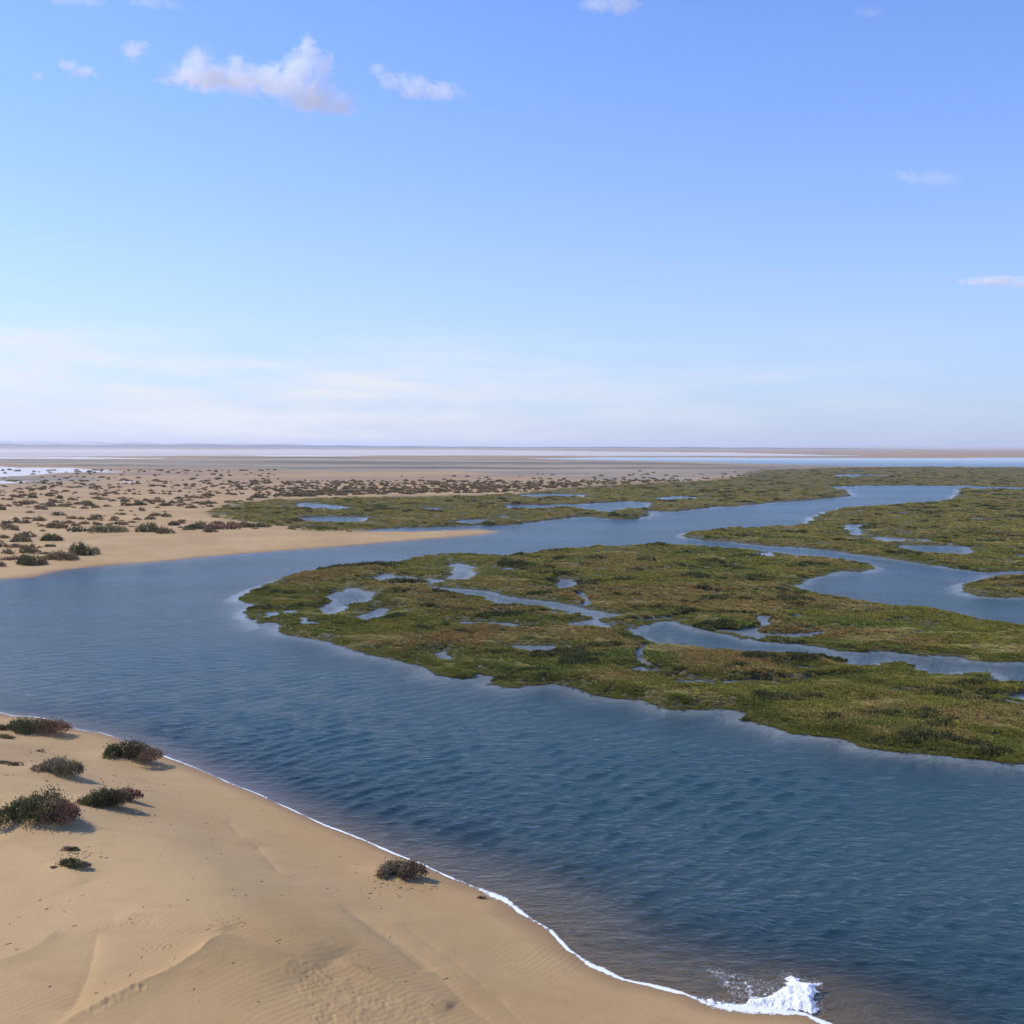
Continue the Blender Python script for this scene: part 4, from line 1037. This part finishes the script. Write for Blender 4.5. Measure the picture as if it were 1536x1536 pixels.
# ------------------------------------------------------------------ clouds: real volumes far beyond the plain
def cloud(name, dist, blobs_px, dens, noise_scale, label, thin=1.0, depth_k=0.8, grain=3.0):
    """blobs_px: (px, py, half width px, half height px)."""
    B = []
    for (px, py, rx, ry) in blobs_px:
        d = np.array([(px - 768) / FOC, (768 - py) / FOC, -1.0]) @ ROT.T
        c = np.array([0, 0, CAM_H]) + d * dist; k = dist / FOC
        B.append((c, rx * k, ry * k, 0.5 * (rx + ry) * k * depth_k))
    import bmesh
    bm = bmesh.new()
    for c, rx, ry, rd in B:
        m = Matrix.Translation(Vector(c)) @ Matrix.Diagonal((rx * 1.25, rd * 1.25, ry * 1.3, 1))
        bmesh.ops.create_icosphere(bm, subdivisions=3, radius=1.0, matrix=m)
    tmp = bpy.data.meshes.new('tmp'); bm.to_mesh(tmp); bm.free()
    to = bpy.data.objects.new('tmp', tmp); col.objects.link(to)
    md = to.modifiers.new('r', 'REMESH'); md.mode = 'VOXEL'; md.voxel_size = max(3.0, 4.5 * dist / FOC)
    dg = bpy.context.evaluated_depsgraph_get()
    me = bpy.data.meshes.new_from_object(to.evaluated_get(dg)); me.name = name
    bpy.data.objects.remove(to)
    t = NT(name + '_vapour')
    pos = t.pos(); fld = None
    for c, rx, ry, rd in B:
        sb = t.new('ShaderNodeVectorMath', operation='SUBTRACT'); t.link(pos, sb.inputs[0]); sb.inputs[1].default_value = tuple(c)
        dv = t.new('ShaderNodeVectorMath', operation='DIVIDE'); t.link(sb.outputs[0], dv.inputs[0]); dv.inputs[1].default_value = (rx, rd, ry)
        ln = t.new('ShaderNodeVectorMath', operation='LENGTH'); t.link(dv.outputs[0], ln.inputs[0])
        v = t.math('SUBTRACT', 1.0, ln.outputs['Value'])
        fld = v if fld is None else t.math('SMOOTH_MAX', fld, v)
        if fld is not v: fld.node.inputs[2].default_value = 0.45
    k = dist / FOC
    nz_ = t.noise(1.0 / (noise_scale * k), 9, 0.66, map_scale=(1, 1, 1.2), dist=0.9)
    g_ = t.math('ADD', fld, t.math('MULTIPLY', t.math('SUBTRACT', nz_, 0.5), grain))
    dn = t.math('MULTIPLY', t.ramp(g_, 0.02, 0.85), t.math('MULTIPLY', t.ramp(fld, -0.22, 0.15), dens * thin))
    vp = t.new('ShaderNodeVolumeScatter'); vp.inputs['Color'].default_value = (0.985, 1.0, 0.99, 1); vp.inputs['Anisotropy'].default_value = 0.0
    t.link(dn, vp.inputs['Density']); t.link(vp.outputs[0], t.out.inputs['Volume'])
    try: t.m.cycles.volume_step_rate = 0.6
    except Exception: pass
    me.materials.clear(); me.materials.append(t.m)
    return link(name, me, label=label, cat='cloud', group='clouds in the blue sky')

CD = 3600.0
KD = 1.0 / (CD / FOC)
cloud('cloud', CD, [(335, 117, 104, 19), (410, 126, 84, 21), (472, 146, 62, 26), (505, 160, 40, 17), (302, 94, 32, 28), (352, 94, 18, 16), (405, 108, 26, 16), (448, 108, 32, 38), (464, 74, 17, 28), (484, 100, 25, 26)],
      0.050 * KD, 26, 'largest bright white cumulus cloud with a raised tower at its right end')
cloud('cloud', CD, [(566, 102, 14, 14), (592, 122, 34, 15), (622, 130, 36, 19), (660, 138, 48, 14)], 0.040 * KD, 18, 'white wispy cloud just right of the largest cloud')
cloud('cloud', CD, [(200, 76, 22, 18), (212, 70, 14, 11)], 0.055 * KD, 12, 'small round puff left of the largest cloud tower base')
cloud('cloud', CD, [(102, 98, 18, 11), (124, 108, 28, 10)], 0.055 * KD, 12, 'small slanting white cloud sliver, second from the left')
cloud('cloud', CD, [(57, 114, 12, 8)], 0.045 * KD, 9, 'tiny faint cloud puff, leftmost in the sky')
cloud('cloud', CD, [(692, 172, 14, 6)], 0.012 * KD, 9, 'tiny faint wisp below the right end of the wispy cloud')
cloud('cloud', CD, [(895, 6, 32, 14), (930, 6, 36, 16), (915, -10, 50, 14)], 0.030 * KD, 14, 'white cloud cut by the top edge near the centre')
cloud('cloud', CD, [(105, 0, 38, 10), (135, 2, 34, 9)], 0.022 * KD, 14, 'pale cloud strip cut by the top edge, leftmost')
cloud('cloud', CD, [(225, 2, 42, 10), (260, 8, 22, 8)], 0.018 * KD, 14, 'faint cloud strip cut by the top edge above the largest cloud')
cloud('cloud', CD, [(1302, 18, 26, 9)], 0.012 * KD, 12, 'faint tiny cloud near the top right corner')
cloud('cloud', CD, [(1365, 264, 34, 14), (1405, 268, 46, 14)], 0.014 * KD, 12, 'very faint veil of cloud in the right of the sky')
cloud('cloud', CD, [(1490, 421, 62, 8), (1560, 424, 60, 9)], 0.05 * KD, 16, 'thin flat white cloud streak at the right edge')

# ------------------------------------------------------------------ haze
import bmesh
bm = bmesh.new()
bmesh.ops.create_cube(bm, size=1.0)
me = bpy.data.meshes.new('haze'); bm.to_mesh(me); bm.free()
haze = link('haze', me, kind='stuff', label='thin pale blue air over the whole plain')
haze.scale = (88000, 88000, 104); haze.location = (0, 0, 49)
th = NT('haze_air')
pv = th.new('ShaderNodeVolumePrincipled'); pv.inputs['Color'].default_value = (0.84, 0.90, 1.0, 1); pv.inputs['Density'].default_value = 1.0e-4; pv.inputs['Anisotropy'].default_value = 0.2
th.link(pv.outputs[0], th.out.inputs['Volume'])
me.materials.append(th.m)
